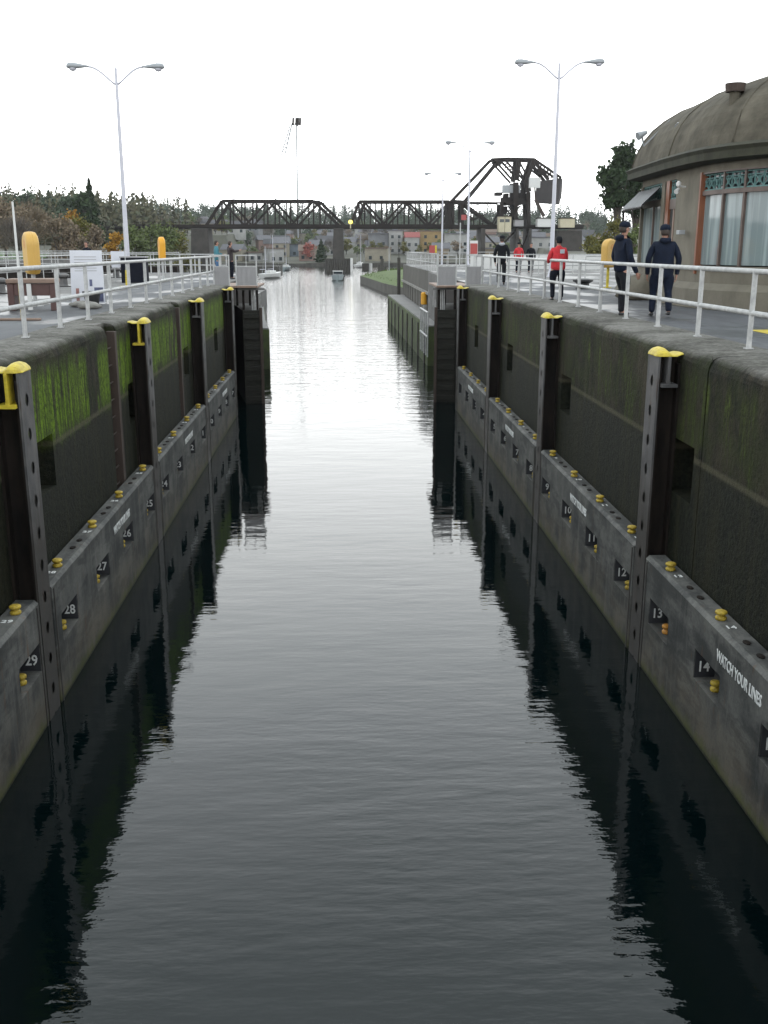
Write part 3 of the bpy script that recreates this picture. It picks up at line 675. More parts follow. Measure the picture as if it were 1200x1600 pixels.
# ------------------------------------------------------------------ lock gates folded back, gate walkways
def gate(side, xin, xout, y0, y1, label):
    s = side; root = empty('lock_gate', ((xin+xout)/2, y0, 0), label, 'lock gate', rz=R(-s*10)); cx = (xin+xout)/2
    a, b = sorted((xin-cx, xout-cx)); 
    mb = MB(); mb.box(a, b, .06, y1-y0, -2, 3.78)
    mb.build('leaf', 'timber', root, bevel=.02)
    mb = MB()
    z = .1
    while z < 3.6: mb.box(a+.06, b-.06, -.02, .058, z, z+.20); z += .42
    mb.build('girders', 'timber', root, bevel=.01)
    mb = MB(); ix = a if (s < 0 and False) else (b if s < 0 else a)
    mb.box(ix-.06, ix+.06, -.06, .055, -1.5, 3.88)
    mb.build('mitre_post', 'rust', root, bevel=.01)
    for (x, y) in ((a+.08, .3), (b-.10, .3), (a+.08, 3.6), (b-.10, 3.6)): MB().cyl((x, y, 3.78), (x, y, 4.58), .05, n=8).build('walkway_leg', 'black_steel', root)
    mb = MB()
    for k in range(3): mb.cyl((ix-(s*-.18)-(.07*k*(-s)), .12, 3.78), (ix-(s*-.18)-(.07*k*(-s)), .12, 4.58), .022, n=8)
    mb.build('pipes', 'white_rail', root)
    mb = MB(); mb.box(-.55, .55, -.1, 5.2, 4.583, 4.66)
    mb.build('walkway', 'apron_top', root, bevel=.01)
    return root
gate(-1, -3.22, -3.95, 41.2, 46.6, 'dark timber lock gate leaf folded against the left wall')
gate(1, 3.88, 4.72, 41.2, 46.6, 'dark timber lock gate leaf folded against the right wall')
# recess walls behind the leaves
for s, x0, x1, w in ((-1, -4.78, -4.72, 'left'), (1, 5.33, 5.28, 'right')):
    tag(MB().box(min(x0, x1), max(x0, x1)+0.0, YEND+.01, 56, -3, 4.76).build('recess_wall', 'black_steel'), 'dark wall of the recess behind the %s gate leaf' % w, 'wall')
mb = MB()
for k in range(5): mb.cyl((WL+.05, 40.62+.05*k, 2.0), (WL+.05, 40.62+.05*k, 4.6), .01, n=6)

def platform(x0, x1, y0, y1, panels, label, gate_open):
    root = empty('walkway_platform', ((x0+x1)/2, y0, 4.66), label, 'platform'); cx = (x0+x1)/2
    mb = MB(); mb.box(x0-cx, x1-cx, 0, y1-y0, .02, .10); mb.build('slab', 'tan', root, bevel=.01)
    for a, b in panels:
        a -= cx; b -= cx; p = MB(); h = 1.2; zb = .10
        w = (b-a)
        p.box(a+.03, b-.03, .0, .03, zb+.02, zb+.72)
        n = max(3, int(w/.16))
        for i in range(1, n): p.box(a+w*i/n-.012, a+w*i/n+.012, -.02, -.002, zb+.02, zb+.72)
        q = p.build('sheet_panel', 'panel', root)
        p = MB()
        for x in (a, b): p.box(x-.025, x+.025, -.03, .035, zb, zb+h)
        p.box(a+.026, b-.026, -.025, .03, zb+h-.05, zb+h); p.box(a+.026, b-.026, -.018, .022, zb+.722, zb+.76)
        k = max(2, int(w/.36))
        for i in range(1, k): p.box(a+w*i/k-.014, a+w*i/k+.014, -.012, .014, zb+.761, zb+h-.051)
        p.build('panel_frame', 'white_rail', root)
    return root
platform(-5.0, -3.28, 40.75, 44.5, [(-4.98, -4.38), (-4.1, -3.3)], 'grey panelled gate walkway platform above the left gate leaf', True)
platform(3.86, 5.66, 40.75, 44.5, [(3.88, 4.62), (5.02, 5.64)], 'grey panelled gate walkway platform above the right gate leaf', True)

def small(name, label, cat, loc, parts, group=None, rz=0):
    root = empty(name, loc, label, cat, group, rz)
    for nm, mb, m, kw in parts: mb.build(nm, m, root, **kw)
    return root
small('marker_float', 'small orange float hanging in the left gate recess', 'float', (-4.55, 40.9, 4.0), [('ball', MB().lathe([(.02, -.14), (.1, -.1), (.14, 0), (.1, .1), (.02, .14)], (0,0,0), 12), 'orange_light', dict(smooth=True)), ('cord', MB().cyl((0,0,.14),(0,0,.66),.008,n=5), 'white_rail', {})])
small('marker_float', 'small orange float hanging in the right gate recess', 'float', (5.05, 40.9, 3.9), [('ball', MB().lathe([(.02, -.14), (.1, -.1), (.14, 0), (.1, .1), (.02, .14)], (0,0,0), 12), 'orange_light', dict(smooth=True)), ('cord', MB().cyl((0,0,.14),(0,0,.76),.008,n=5), 'white_rail', {})])
mb = MB(); mb.tube([(4.75, 40.7, 4.6), (4.77, 40.6, 3.4), (4.74, 40.55, 2.5), (4.83, 40.5, 1.9), (4.86, 40.5, 1.7)], .014, 6)
tag(mb.build('hanging_hose', 'white_rail'), 'thin pale hose hanging down the right gate recess', 'hose')

# ------------------------------------------------------------------ aprons beyond the gates
mb = MB(); mb.prism([(-3.76, 53.5), (-4.4, 60), (-7.1, 94), (-9.5, 94), (-5.5, 53.5)], -3, 2.06)
tag(mb.build('apron', 'apron_side'), kind='structure')
mb = MB(); mb.prism([(-3.80, 53.6), (-4.44, 60), (-7.14, 93.9), (-9.4, 93.9), (-5.5, 53.6)], 2.064, 2.13)
tag(mb.build('apron', 'apron_top'), kind='structure')
mb = MB(); mb.prism([(4.70, 54.5), (4.25, 91.8), (5.66, 91.8), (5.66, 54.5)], -3, 2.1)
a_ = mb.build('apron', 'apron_side'); tag(a_, kind='structure')
mb = MB(); mb.prism([(4.76, 54.6), (4.31, 91.7), (5.655, 91.7), (5.655, 54.6)], 2.104, 2.17)
tag(mb.build('apron', 'apron_top'), kind='structure')
# piles on the apron's face
for i in range(9):
    y = 56+i*4.2; x = 4.70-.45*(y-54.5)/37.3
    tag(MB().box(x-.07, x-.005, y-.18, y+.18, -1, 1.95).build('fender_pile', 'pier_timber'), '%s timber fender pile from the right gate along the low mossy apron' % ordw(i), 'fender pile', 'fender piles on the low right apron')
# quay wall above the right apron with ledge
mb = MB(); mb.box(5.645, 5.668, 54.5, 92, 2.2, 4.79)
w_ = empty('quay_wall', (5.65, 54.5, 0), 'tall grey quay wall with ledge above the low right apron', 'wall')
o = mb.build('wall_face', 'sheet_pile', w_); o.location = (-5.65, -54.5, 0)
mb = MB(); mb.box(5.5, 5.64, 54.5, 91.9, 3.35, 3.5); o = mb.build('ledge', 'kerb', w_); o.location = (-5.65, -54.5, 0)
mb = MB()
for i in range(14): mb.box(5.60, 5.642, 55+i*2.7, 55.25+i*2.7, 2.2, 3.34)
o = mb.build('wall_ribs', 'sheet_pile', w_); o.location = (-5.65, -54.5, 0)
small('life_ring_cabinet', 'small orange yellow cabinet on the quay wall beyond the right gate', 'cabinet', (5.42, 66, 2.17), [('case', MB().lathe([(.16, .5), (.2, .55), (.2, 1.2), (.14, 1.28)], (0,0,0), 12), 'ring_yellow2', {}), ('post', MB().cyl((0,0,0),(0,0,.5),.03), 'white_rail', {})])
small('piling', 'dark tall timber pile at the far corner of the right quay', 'pile', (5.3, 92.6, -1), [('shaft', MB().cyl((0,0,0),(0,0,6.4),.17,.15), 'pier_timber', {}), ('stay_pole', MB().cyl((0,0,6.4),(0,0,8.0),.03), 'pier_timber', {})])
# white railed boarding ladder next to the right leaf
def stairs():
    root = empty('access_ladder', (4.35, 50.5, 0), 'white railed boarding frame hanging beside the right gate leaf', 'ladder')
    mb = MB(); mb.tube([(0, 0, 3.1), (-.05, 4.0, 3.1)], .05); mb.tube([(0, 0, 1.9), (-.05, 4.0, 1.9)], .05); mb.build('rails', 'white_rail', root)
    for i in range(5):
        mb = MB(); mb.cyl((-.01*i, i, .9), (-.01*i, i, 3.1), .035); mb.build('post', 'white_rail', root)
    return root
stairs()
# grass mound beyond
ctr = [at(560, 430, 188), at(602, 452, 140)]
mb = MB(); poly = [(3.7, 190), (6.3, 148), (8.5, 128), (30, 128), (24, 196), (8, 196)]
mb.prism(poly, -3, 1.3); tag(mb.build('island_edge', 'sheet_pile'), kind='structure')
mb = MB(); n = 14
import itertools
c0 = Vector((15.5, 160))
rings = []
for k in range(6):
    t = k/5; sc_ = 1-.7*t; zz = 1.305 + 1.5*math.sin(t*math.pi/2)
    rings.append([(c0.x+(x-c0.x)*sc_, c0.y+(y-c0.y)*sc_, zz) for x, y in poly])
b = 0
for r_ in rings: mb.v += r_
K = len(poly)
for k in range(5):
    for i in range(K): mb.f.append((k*K+i, k*K+(i+1)%K, (k+1)*K+(i+1)%K, (k+1)*K+i)); mb.mi.append(0)
mb.f.append(tuple(5*K+i for i in range(K))); mb.mi.append(0)
tag(mb.build('grass_mound', 'grass_mound', smooth=True), kind='structure')
mb = MB()
for i in range(1800):
    t = rnd.random(); x = 4.5+rnd.random()*14; y = 130+rnd.random()*62
    if x < 3.7 + (190-y)*.078+.3: continue
    z = 1.35 + min(1.2, (x-(3.7+(190-y)*.078))*.16); h = .15+.35*rnd.random()
    mb.add([(x-.1, y, z), (x+.1, y, z), (x+rnd.uniform(-.15, .15), y+.05, z+h)], [(0,1,2)])
tag(mb.build('tall_grass', 'grass_mound'), 'tufts of tall green grass on the mound beyond the right apron', 'grass', kind='stuff')

# ------------------------------------------------------------------ lamp posts
def lamp_post(x, y, H, label, group='double armed lamp posts on the lock decks', rz=0.0, z0=DZ):
    root = empty('street_lamp', (x, y, z0), label, 'street lamp', group, rz)
    mb = MB(); mb.cyl((0,0,0), (0,0,.05), .22, n=14); mb.cyl((0,0,.05), (0,0,.3), .17, .13, 14); mb.cyl((0,0,.3), (0,0,H), .115, .062, 12); mb.cyl((0,0,H), (0,0,H+.1), .075, .02, 10)
    mb.build('pole', 'lamp_white', root, smooth=False)
    for s in (-1, 1):
        mb = MB(); pts = []
        for i in range(9):
            t = i/8; pts.append((s*(.05+1.15*t), 0, H-.62 + .72*math.sin(t*math.pi/2)**1.2))
        mb.tube(pts, .042, 8); arm = mb.build('arm', 'lamp_white', root, smooth=True)
        mb = MB(); N_ = 9; b = 0; K = 10
        secs = [(0, .05, .05), (.2, .09, .08), (.45, .14, .13), (.7, .18, .17), (.9, .175, .165), (1.0, .13, .12), (1.04, .03, .03)]
        for (t, w, hh) in secs:
            for i in range(K):
                a = 2*math.pi*i/K; z = math.sin(a)*hh
                mb.v.append((s*(1.15+.95*t), math.cos(a)*w, H+.10 + (z if z > 0 else z*.5)))
        for k in range(len(secs)-1):
            for i in range(K): mb.f.append((k*K+i, k*K+(i+1)%K, (k+1)*K+(i+1)%K, (k+1)*K+i)); mb.mi.append(0)
        mb.f.append(tuple(range(K))); mb.mi.append(0); mb.f.append(tuple((len(secs)-1)*K+i for i in range(K))); mb.mi.append(0)
        hd = mb.build('lamp_head', 'lamp_grey', root, smooth=True)
        mb = MB(); mb.lathe([(.13, 0), (.13, -.05), (.09, -.12), (.02, -.15)], (s*1.86, 0, H+.06), 12, 1.3, 1); mb.build('lens', 'lamp_white', hd, smooth=True)
    return root
lamp_post(-9.75, 47.8, 9.0, 'tall white double armed lamp post on the left deck')
lamp_post(10.55, 51.0, 9.85, 'tall white double armed lamp post behind the red jacket on the right deck', rz=R(-4))
lamp_post(11.2, 90.0, 10.0, 'thinner double armed lamp post beyond the right lock gate')
lamp_post(11.7, 118, 10.2, 'farthest faint lamp post beyond the right lock gate', z0=4.0)
small('flag_pole', 'thin short white pole standing behind the right quay railing', 'pole', (9.8, 84, DZ), [('shaft', MB().cyl((0,0,0),(0,0,3.4),.045), 'white_rail', {}), ('base', MB().cyl((0,0,0),(0,0,.06),.14), 'white_rail', {})])

# ------------------------------------------------------------------ people
def skin_obj(name, verts, edges, m, parent, sub=2):
    me = bpy.data.meshes.new(name); me.from_pydata([v[0] for v in verts], edges, [])
    o = bpy.data.objects.new(name, me); COL.objects.link(o)
    o.modifiers.new('s', 'SKIN').use_smooth_shade = True
    for i, v in enumerate(verts):
        r = v[1]; sv = me.skin_vertices[0].data[i]; sv.radius = r if isinstance(r, tuple) else (r, r); sv.use_root = (i == 0)
    sb = o.modifiers.new('u', 'SUBSURF'); sb.levels = sub; sb.render_levels = sub
    dg = bpy.context.evaluated_depsgraph_get(); m2 = bpy.data.meshes.new_from_object(o.evaluated_get(dg))
    bpy.data.objects.remove(o)
    m2.materials.clear(); m2.materials.append(M[m] if isinstance(m, str) else m)
    for p in m2.polygons: p.use_smooth = True
    q = bpy.data.objects.new(name, m2); COL.objects.link(q); q.parent = parent
    return q
def join_mesh(a, b):
    bm = bmesh.new(); bm.from_mesh(a.data); bm.from_mesh(b.data); bm.to_mesh(a.data); bm.free()
    for p in a.data.polygons: p.use_smooth = True
    bpy.data.objects.remove(b)

def person(loc, heading, label, jacket, trousers, H=1.8, cap=None, hood=None, pose=None, bag=False, coat=.0, fat=1.0, group=None, hair='hair', z=DZ+.004):
    """heading: direction the person faces, degrees clockwise from +y"""
    root = empty('person', (loc[0], loc[1], z), label, 'person', group, rz=R(-heading)); k = H/1.8
    p = dict(la=(-.24, .05), ra=(.24, .05), ll=(0.0, 0.0), rl=(0.0, 0.0), lf=0, rf=0, elbow=.10, turn=0, lhand=None, rhand=None, foot_lift=(0, 0), lean=0.0)
    if pose: p.update(pose)
    V = lambda x, y, zz: Vector((x*k, y*k, zz*k))
    f = fat
    hipz, kneez, ankz = .93, .50, .09
    L = {}
    for s, leg, lift in ((-1, p['ll'], p['foot_lift'][0]), (1, p['rl'], p['foot_lift'][1])):
        hip = V(s*.095*f, 0, hipz-.03)
        ank = V(s*(.11*f), leg[0], ankz+lift)
        knee = (hip+ank)/2 + V(0, .05+leg[1], .02)
        L[s] = (hip, knee, ank)
    A = {}
    for s, arm, hand in ((-1, p['la'], p['lhand']), (1, p['ra'], p['rhand'])):
        sh = V(s*(.115+.05*f), -.01+p['lean']*.5, 1.425)
        if hand is None:
            wr = V(s*(.13+.115*f), arm[1]+.02, .84); el = V(s*(.14+.12*f), arm[1]*.2-.05, 1.14)
        else:
            wr = V(*hand); el = (sh+wr)/2 + V(s*.07, -.06, -.10)
        A[s] = (sh, el, wr)
    neck0 = V(0, -.005, 1.50); head = V(0, .012, 1.66); hs = 1.10
    # body: one continuous skinned surface
    vs = [(V(0,0,.96), (.115*k*f, .095*k*f)), (V(0,.0,1.15), (.115*k*f, .085*k*f)), (V(0,.0,1.36), (.14*k*f, .10*k*f)), (neck0, .055*k), (V(0,.005,1.57), .052*k), (V(0,.015,1.64), (.076*k, .086*k)), (V(0,.008,1.71), (.080*k, .092*k)), (V(0,0,1.77), (.054*k, .064*k))]
    es = [(i, i+1) for i in range(7)]
    for s in (-1, 1):
        b = len(vs); hip, knee, ank = L[s]
        vs += [(hip, .085*k*f), (knee, .055*k), (ank+V(0,-.01,0), .038*k), (ank+V(0,.12,-.05), (.040*k, .028*k))]
        es += [(0, b), (b, b+1), (b+1, b+2), (b+2, b+3)]
        b = len(vs); sh, el, wr = A[s]; d = (wr-el).normalized()
        vs += [(sh, .052*k), (el, .038*k), (wr, .026*k), (wr+d*.05*k, (.036*k, .018*k)), (wr+d*.085*k, (.036*k, .015*k))]
        es += [(2, b), (b, b+1), (b+1, b+2), (b+2, b+3), (b+3, b+4)]
    body = skin_obj('body', vs, es, 'skin', root)
    # nose, ears and the separate fingers are merged into the same mesh
    for s in (-1, 1):
        sh, el, wr = A[s]; d = (wr-el).normalized(); side = Vector((0, 1, 0)) if abs(d.y) < .8 else Vector((1, 0, 0))
        side = (side - d*side.dot(d)).normalized(); inw = d.cross(side)*(1 if d.cross(side).x*s < 0 else -1)
        base = wr+d*.078*k
        for i, ln in enumerate((.075, .085, .08, .062)):
            o_ = side*((1.5-i)*.019*k); b0 = base+o_
            fv = [(b0-d*.01*k, .009*k), (b0+d*ln*.45*k, .0085*k), (b0+d*ln*.8*k+inw*.014*k, .0075*k), (b0+d*ln*k+inw*.035*k, .0065*k)]
            join_mesh(body, skin_obj('f', fv, [(0,1),(1,2),(2,3)], 'skin', root, 1))
        b0 = wr+d*.035*k+side*.030*k
        join_mesh(body, skin_obj('f', [(b0, .011*k), (b0+d*.03*k+side*.028*k+inw*.01*k, .0095*k), (b0+d*.065*k+side*.034*k+inw*.022*k, .008*k)], [(0,1),(1,2)], 'skin', root, 1))
    nb = MB(); nb.lathe([(.001,-.02),(.014,-.015),(.010,.0),(.003,.032)], tuple(V(0,.105,1.655)), 8, k, k*1.4)
    for s in (-1, 1): nb.lathe([(.004,-.03),(.018,-.01),(.020,.015),(.004,.03)], tuple(V(s*.083,-.004,1.66)), 8, .45*k, k)
    nb.lathe([(.002,-.006),(.02,-.003),(.02,.003),(.002,.006)], tuple(V(0,.096,1.606)), 8, 1.1*k, .5*k)
    o = nb.build('f', 'skin', root, smooth=True); join_mesh(body, o)
    eb = MB()
    for s in (-1, 1): eb.lathe([(.001,-.007),(.011,-.003),(.011,.003),(.001,.007)], tuple(V(s*.031,.090,1.678)), 8, k, .6*k)
    eb.build('eyes', 'black_paint', root, smooth=True)
    # hair
    hb = MB(); N_ = 16; ring = []
    for zz, rx, ry, yo in ((1.60, .066, .060, -.028), (1.65, .080, .080, -.022), (1.70, .086, .092, -.012), (1.745, .078, .088, -.004), (1.785, .055, .064, 0), (1.80, .02, .025, 0)):
        ring.append([V(1.09*rx*math.cos(2*math.pi*i/N_), yo+1.06*ry*math.sin(2*math.pi*i/N_)*(1.0 if math.sin(2*math.pi*i/N_) < 0 else (.55 if zz < 1.72 else .95)), zz) for i in range(N_)])
    b = 0
    for r_ in ring: hb.v += [tuple(v) for v in r_]
    for q in range(len(ring)-1):
        for i in range(N_): hb.f.append((q*N_+i, q*N_+(i+1)%N_, (q+1)*N_+(i+1)%N_, (q+1)*N_+i)); hb.mi.append(0)
    hb.f.append(tuple(range(N_))); hb.mi.append(0); hb.f.append(tuple((len(ring)-1)*N_+i for i in range(N_))); hb.mi.append(0)
    hb.build('hair', hair, root, smooth=True)
    # jacket
    jz = .80-coat
    tb = .045
    vs = [(V(0,0,jz), (.185*k*f, .150*k*f)), (V(0,-.005,.98), (.180*k*f, .145*k*f)), (V(0,-.008,1.18), (.165*k*f, .132*k*f)), (V(0,-.012,1.36), (.158*k*f, .128*k*f)), (V(0,-.012,1.47), (.105*k, .095*k)), (V(0,-.005,1.555), (.072*k, .072*k))]
    es = [(i, i+1) for i in range(5)]
    for s in (-1, 1):
        sh, el, wr = A[s]; b = len(vs)
        vs += [(sh, .074*k), ((sh+el)/2+V(s*.01,0,0), .073*k), (el, .066*k), (wr-(wr-el)*.12, .050*k), (wr+(wr-el).normalized()*.01*k, .046*k)]
        es += [(3, b), (b, b+1), (b+1, b+2), (b+2, b+3), (b+3, b+4)]
    skin_obj('jacket', vs, es, jacket, root)
    if hood:
        skin_obj('hood', [(V(-.10,-.06,1.52), .045*k), (V(-.06,-.115,1.51), .055*k), (V(0,-.14,1.49), .065*k), (V(.06,-.115,1.51), .055*k), (V(.10,-.06,1.52), .045*k)], [(0,1),(1,2),(2,3),(3,4)], hood, root, 2)
    # trousers
    vs = [(V(0,0,.97), (.15*k*f, .12*k*f)), (V(0,0,.88), (.15*k*f, .12*k*f))]; es = [(0, 1)]
    for s in (-1, 1):
        hip, knee, ank = L[s]; b = len(vs)
        vs += [(hip+V(0,0,-.06), .108*k*f), ((hip+knee)/2, .098*k*f), (knee, .080*k), ((knee+ank)/2+V(0,-.01,0), .074*k), (ank+V(0,-.005,-.025), .066*k)]
        es += [(1, b), (b, b+1), (b+1, b+2), (b+2, b+3), (b+3, b+4)]
    skin_obj('trousers', vs, es, trousers, root)
    for s in (-1, 1):
        ank = L[s][2]
        skin_obj('shoe', [(ank+V(0,-.055,-.045), (.042*k, .045*k)), (ank+V(0,.02,-.045), (.046*k, .045*k)), (ank+V(0,.12,-.058), (.048*k, .034*k)), (ank+V(0,.18,-.062), (.040*k, .027*k))], [(0,1),(1,2),(2,3)], 'shoe', root, 1)
    if cap:
        cb = MB(); cb.lathe([(.102,-.015),(.105,.02),(.099,.06),(.077,.09),(.040,.108),(.008,.112)], tuple(V(0,.006,1.715)), 18, k, 1.1*k)
        cb.cyl(tuple(V(0,.006,1.818)), tuple(V(0,.006,1.828)), .012*k, n=8)
        c = cb.build('cap', cap, root, smooth=True)
        vb = MB(); n = 10; vv = []
        for i in range(n+1):
            a = math.pi*i/n; vv.append((math.cos(a)*.078*k, (.085+math.sin(a)*.085)*k, (1.708-.012*math.sin(a))*k))
        vb.add(vv + [(x, y, z_+.008) for x, y, z_ in vv], [tuple(range(n+1)), tuple(range(n+1, 2*n+2))[::-1]] + [(i, i+1, n+2+i, n+1+i) for i in range(n)] + [(n, 0, n+1, 2*n+1)])
        vb.build('peak', cap, c)
    return root
pr_ = person((6.75, 21.25), 8, 'man in a navy hooded jacket and blue cap walking away towards the door', 'navy', 'navy', H=1.86, cap='navy', hood='navy', coat=.12, fat=1.36, pose=dict(ll=(.10, 0), rl=(-.16, .05), la=(0, .06), ra=(0, -.02), foot_lift=(0, .03)))
person((5.98, 21.55), 72, 'man in a dark blue jacket and cap standing in profile by the right railing', 'navy', 'blackcloth', H=1.93, cap='navy', hood='navy', fat=1.14, pose=dict(ll=(.12, 0), rl=(-.06, 0), la=(0, .10), ra=(0, .14)))
pj = person((5.98, 28.0), -8, 'person in a bright red jacket leaning over the right railing seen from behind', 'red', 'navy2', H=1.72, fat=1.3, pose=dict(lhand=(-.20, .26, 1.08), rhand=(.20, .26, 1.08), ll=(-.03, 0), rl=(.03, 0)), coat=-.02, hair='blackcloth')
mb = MB(); mb.box(-.02, .10, -.196, -.17, 1.26, 1.37); pj_b = mb.build('back_print', 'greyhood', pj)
pj_b.data.transform(Matrix.Translation((0,0,0)))
person((6.28, 39.8), 12, 'man in black with a pale grey hood by the far end of the right railing', 'blackcloth', 'blackcloth', H=1.86, cap='blackcloth', hood='greyhood', pose=dict(ll=(.16, 0), rl=(-.14, .03), foot_lift=(0, .02)), coat=.04)
person((10.5, 60.2), 180, 'distant visitor in a red jacket facing the camera by the parapet', 'red', 'navy2', H=1.72, cap='blackcloth')
person((11.3, 60.6), 178, 'distant visitor in a black jacket next to the one in red', 'blackcloth', 'navy2', H=1.70)
person((-5.72, 48.2), 75, 'person in a teal jacket standing behind the left gate platform', 'teal', 'denim', H=1.75, pose=dict(lhand=(-.2, .3, 1.15)))
person((-5.12, 48.5), 60, 'person in a dark brown coat beside the one in teal', 'browncloth', 'navy2', H=1.73, coat=.1, pose=dict(rhand=(.16, .38, 1.35), lhand=(-.12, .38, 1.33)))
person((-8.35, 22.9), 160, 'person in a black jacket and blue jeans cut by the left picture edge', 'blackcloth', 'denim', H=1.9, coat=.05)
for i, (x, y, lb) in enumerate([(-32.0, 61.9+2.9, 'lone dark visitor on the large lock walkway behind the railings')]):
    pass
person((-11.2, 46.2), 200, 'distant visitor in dark clothes behind the left railings', 'navy2', 'navy2', H=1.7)

# ------------------------------------------------------------------ objects on the left deck
def ring_cabinet(loc, H0, size, label, m, rz=0, postcol='bollard', with_post=True):
    """upright rounded shell that holds a life ring: two half discs with a groove, on a post"""
    root = empty('life_ring_cabinet', loc, label, 'life ring cabinet', 'life ring cabinets on the decks', rz)
    w, h, d = size; mb = MB(); n = 20; poly = []
    for i in range(n+1):
        a = math.pi*i/n; poly.append((math.cos(a)*w/2, h-w/2+math.sin(a)*w/2*1.0))
    poly += [(-w/2*.94, .12), (-w/2*.6, 0), (w/2*.6, 0), (w/2*.94, .12)]
    secs = [(-d/2, .86), (-d/2+.03, .96), (-.02, 1.0), (-.012, .985), (.012, .985), (.02, 1.0), (d/2-.03, .96), (d/2, .86)]
    K = len(poly)
    for yy, s_ in secs:
        for x, z in poly: mb.v.append((x*s_, yy, H0+h/2+(z-h/2)*s_))
    for q in range(len(secs)-1):
        for i in range(K): mb.f.append((q*K+i, q*K+(i+1)%K, (q+1)*K+(i+1)%K, (q+1)*K+i)); mb.mi.append(0)
    mb.f.append(tuple(range(K))); mb.mi.append(0); mb.f.append(tuple((len(secs)-1)*K+i for i in range(K))); mb.mi.append(0)
    mb.build('shell', m, root, smooth=False)
    mb = MB(); mb.lathe([(.0, -.012), (.11, -.012), (.11, .0), (.0, .0)], (0, 0, 0), 14)
    o = mb.build('emblem', 'bollard_orange', root); o.rotation_euler = (R(90), 0, 0); o.location = (0, -d/2-.002, H0+h-.30)
    mb = MB(); mb.cyl((0,0,0), (0,0,.03), .2, n=4); mb.cyl((0,0,.03), (0,0,H0+.05), .05, n=8)
    mb.build('post', postcol, root)
    return root
ring_cabinet((-7.55, 25.6, DZ), .78, (.62, 1.02, .30), 'large pale yellow life ring cabinet on the left deck', 'ring_yellow', rz=R(-62), postcol='white_rail')
ring_cabinet((-7.95, 46.5, DZ), .85, (.62, 1.05, .26), 'smaller looking deep yellow life ring cabinet farther along the left deck', 'ring_yellow2', rz=R(-72), postcol='white_rail')
ring_cabinet((9.72, 36.9, DZ), .72, (.60, 1.02, .30), 'yellow life ring cabinet on a yellow post on the right deck', 'ring_yellow', rz=R(35), postcol='yellow')
# poster board (A shape)
def poster():
    root = empty('poster_board', (-6.55, 26.9, DZ), 'white poster board standing behind the left railing', 'poster board', rz=R(8))
    mb = MB()
    mb.add([(-.42,-.14,.02),(.42,-.14,.02),(.40,.0,1.35),(-.40,.0,1.35),(-.42,-.11,.02),(.42,-.11,.02),(.40,.03,1.35),(-.40,.03,1.35)], [(0,1,2,3),(5,4,7,6),(0,4,5,1),(3,2,6,7),(0,3,7,4),(1,5,6,2)])
    mb.build('front_panel', 'poster', root)
    mb = MB(); mb.bar((-.36,.05,1.3),(-.38,.5,.02),.04); mb.bar((.36,.05,1.3),(.38,.5,.02),.04); mb.build('stand', 'white_rail', root)
    def patch(x0, x1, z0, z1, m):
        y = lambda z: -.14+.14*(z-.02)/1.33-.004
        mb = MB(); mb.add([(x0,y(z0),z0),(x1,y(z0),z0),(x1,y(z1),z1),(x0,y(z1),z1),(x0,y(z0)+.003,z0),(x1,y(z0)+.003,z0),(x1,y(z1)+.003,z1),(x0,y(z1)+.003,z1)], [(0,1,2,3),(4,7,6,5),(0,4,5,1),(3,2,6,7)])
        mb.build('print', m, root)
    patch(.16, .38, .06, .42, 'ink_blue'); patch(-.30, -.22, .08, .40, 'ink_red'); patch(.05, .12, .45, .62, 'ink_blue'); patch(.1, .2, .1, .3, 'ink_red'); 
    for i in range(6): patch(-.30, .25, 1.18-.07*i, 1.195-.07*i, 'panel')
    return root
poster()
small('planter_pot', 'black bucket at the foot of the white poster board', 'bucket', (-6.35, 26.4, DZ), [('pot', MB().lathe([(.16, 0), (.22, .3), (.235, .3), (.235, .34), (.2, .34), (.19, .3)], (0,0,0), 16), 'blackpl', dict(smooth=False)), ('soil', MB().cyl((0,0,.29),(0,0,.30),.19,n=12), 'blackpl', {})])
def bench():
    root = empty('bench_cabinet', (-7.15, 24.2, DZ), 'low maroon box stand with a tan top behind the left railing', 'stand', rz=R(6))
    MB().box(-.55, .55, -.35, .35, .62, .72).build('top', 'tan', root, bevel=.02)
    for x in (-.47, .47): MB().box(x-.07, x+.07, -.3, .3, 0, .618).build('leg', 'maroon', root, bevel=.01)
    MB().box(-.399, .399, -.28, -.22, .34, .615).build('apron_board', 'maroon', root, bevel=.01)
    MB().box(-.1, .0, -.33, -.285, .02, .61).build('tag_board', 'white_paint', root)
    return root
bench()
def boulderish(name, loc, sx, sy, sz, m, label, cat, n=14, group=None):
    mb = MB(); r_ = random.Random(hash(label) % 1000)
    prof = [(.35, 0), (.5, .12), (.52, .35), (.45, .6), (.28, .8), (.06, .88)]
    for r0, z in prof:
        for i in range(n):
            q = 1+.18*math.sin(3*i+z*5)+.06*math.cos(7*i)
            mb.v.append((r0*sx*q*math.cos(2*math.pi*i/n), r0*sy*q*math.sin(2*math.pi*i/n), z*sz*(1+.08*math.sin(i*2))))
    for k in range(len(prof)-1):
        for i in range(n): mb.f.append((k*n+i, k*n+(i+1)%n, (k+1)*n+(i+1)%n, (k+1)*n+i)); mb.mi.append(0)
    mb.f.append(tuple((len(prof)-1)*n+i for i in range(n))); mb.mi.append(0)
    o = mb.build(name, m, smooth=True, loc=loc); tag(o, label, cat, group); return o
boulderish('mooring_line', (-6.0, 24.6, DZ+.005), .5, .35, .18, 'kerb', 'coiled pale mooring rope lying by the maroon stand', 'rope')
boulderish('mooring_line', (-6.35, 26.3-.9, DZ+.005), .6, .4, .16, 'kerb', 'coiled grey mooring rope lying before the poster board', 'rope')
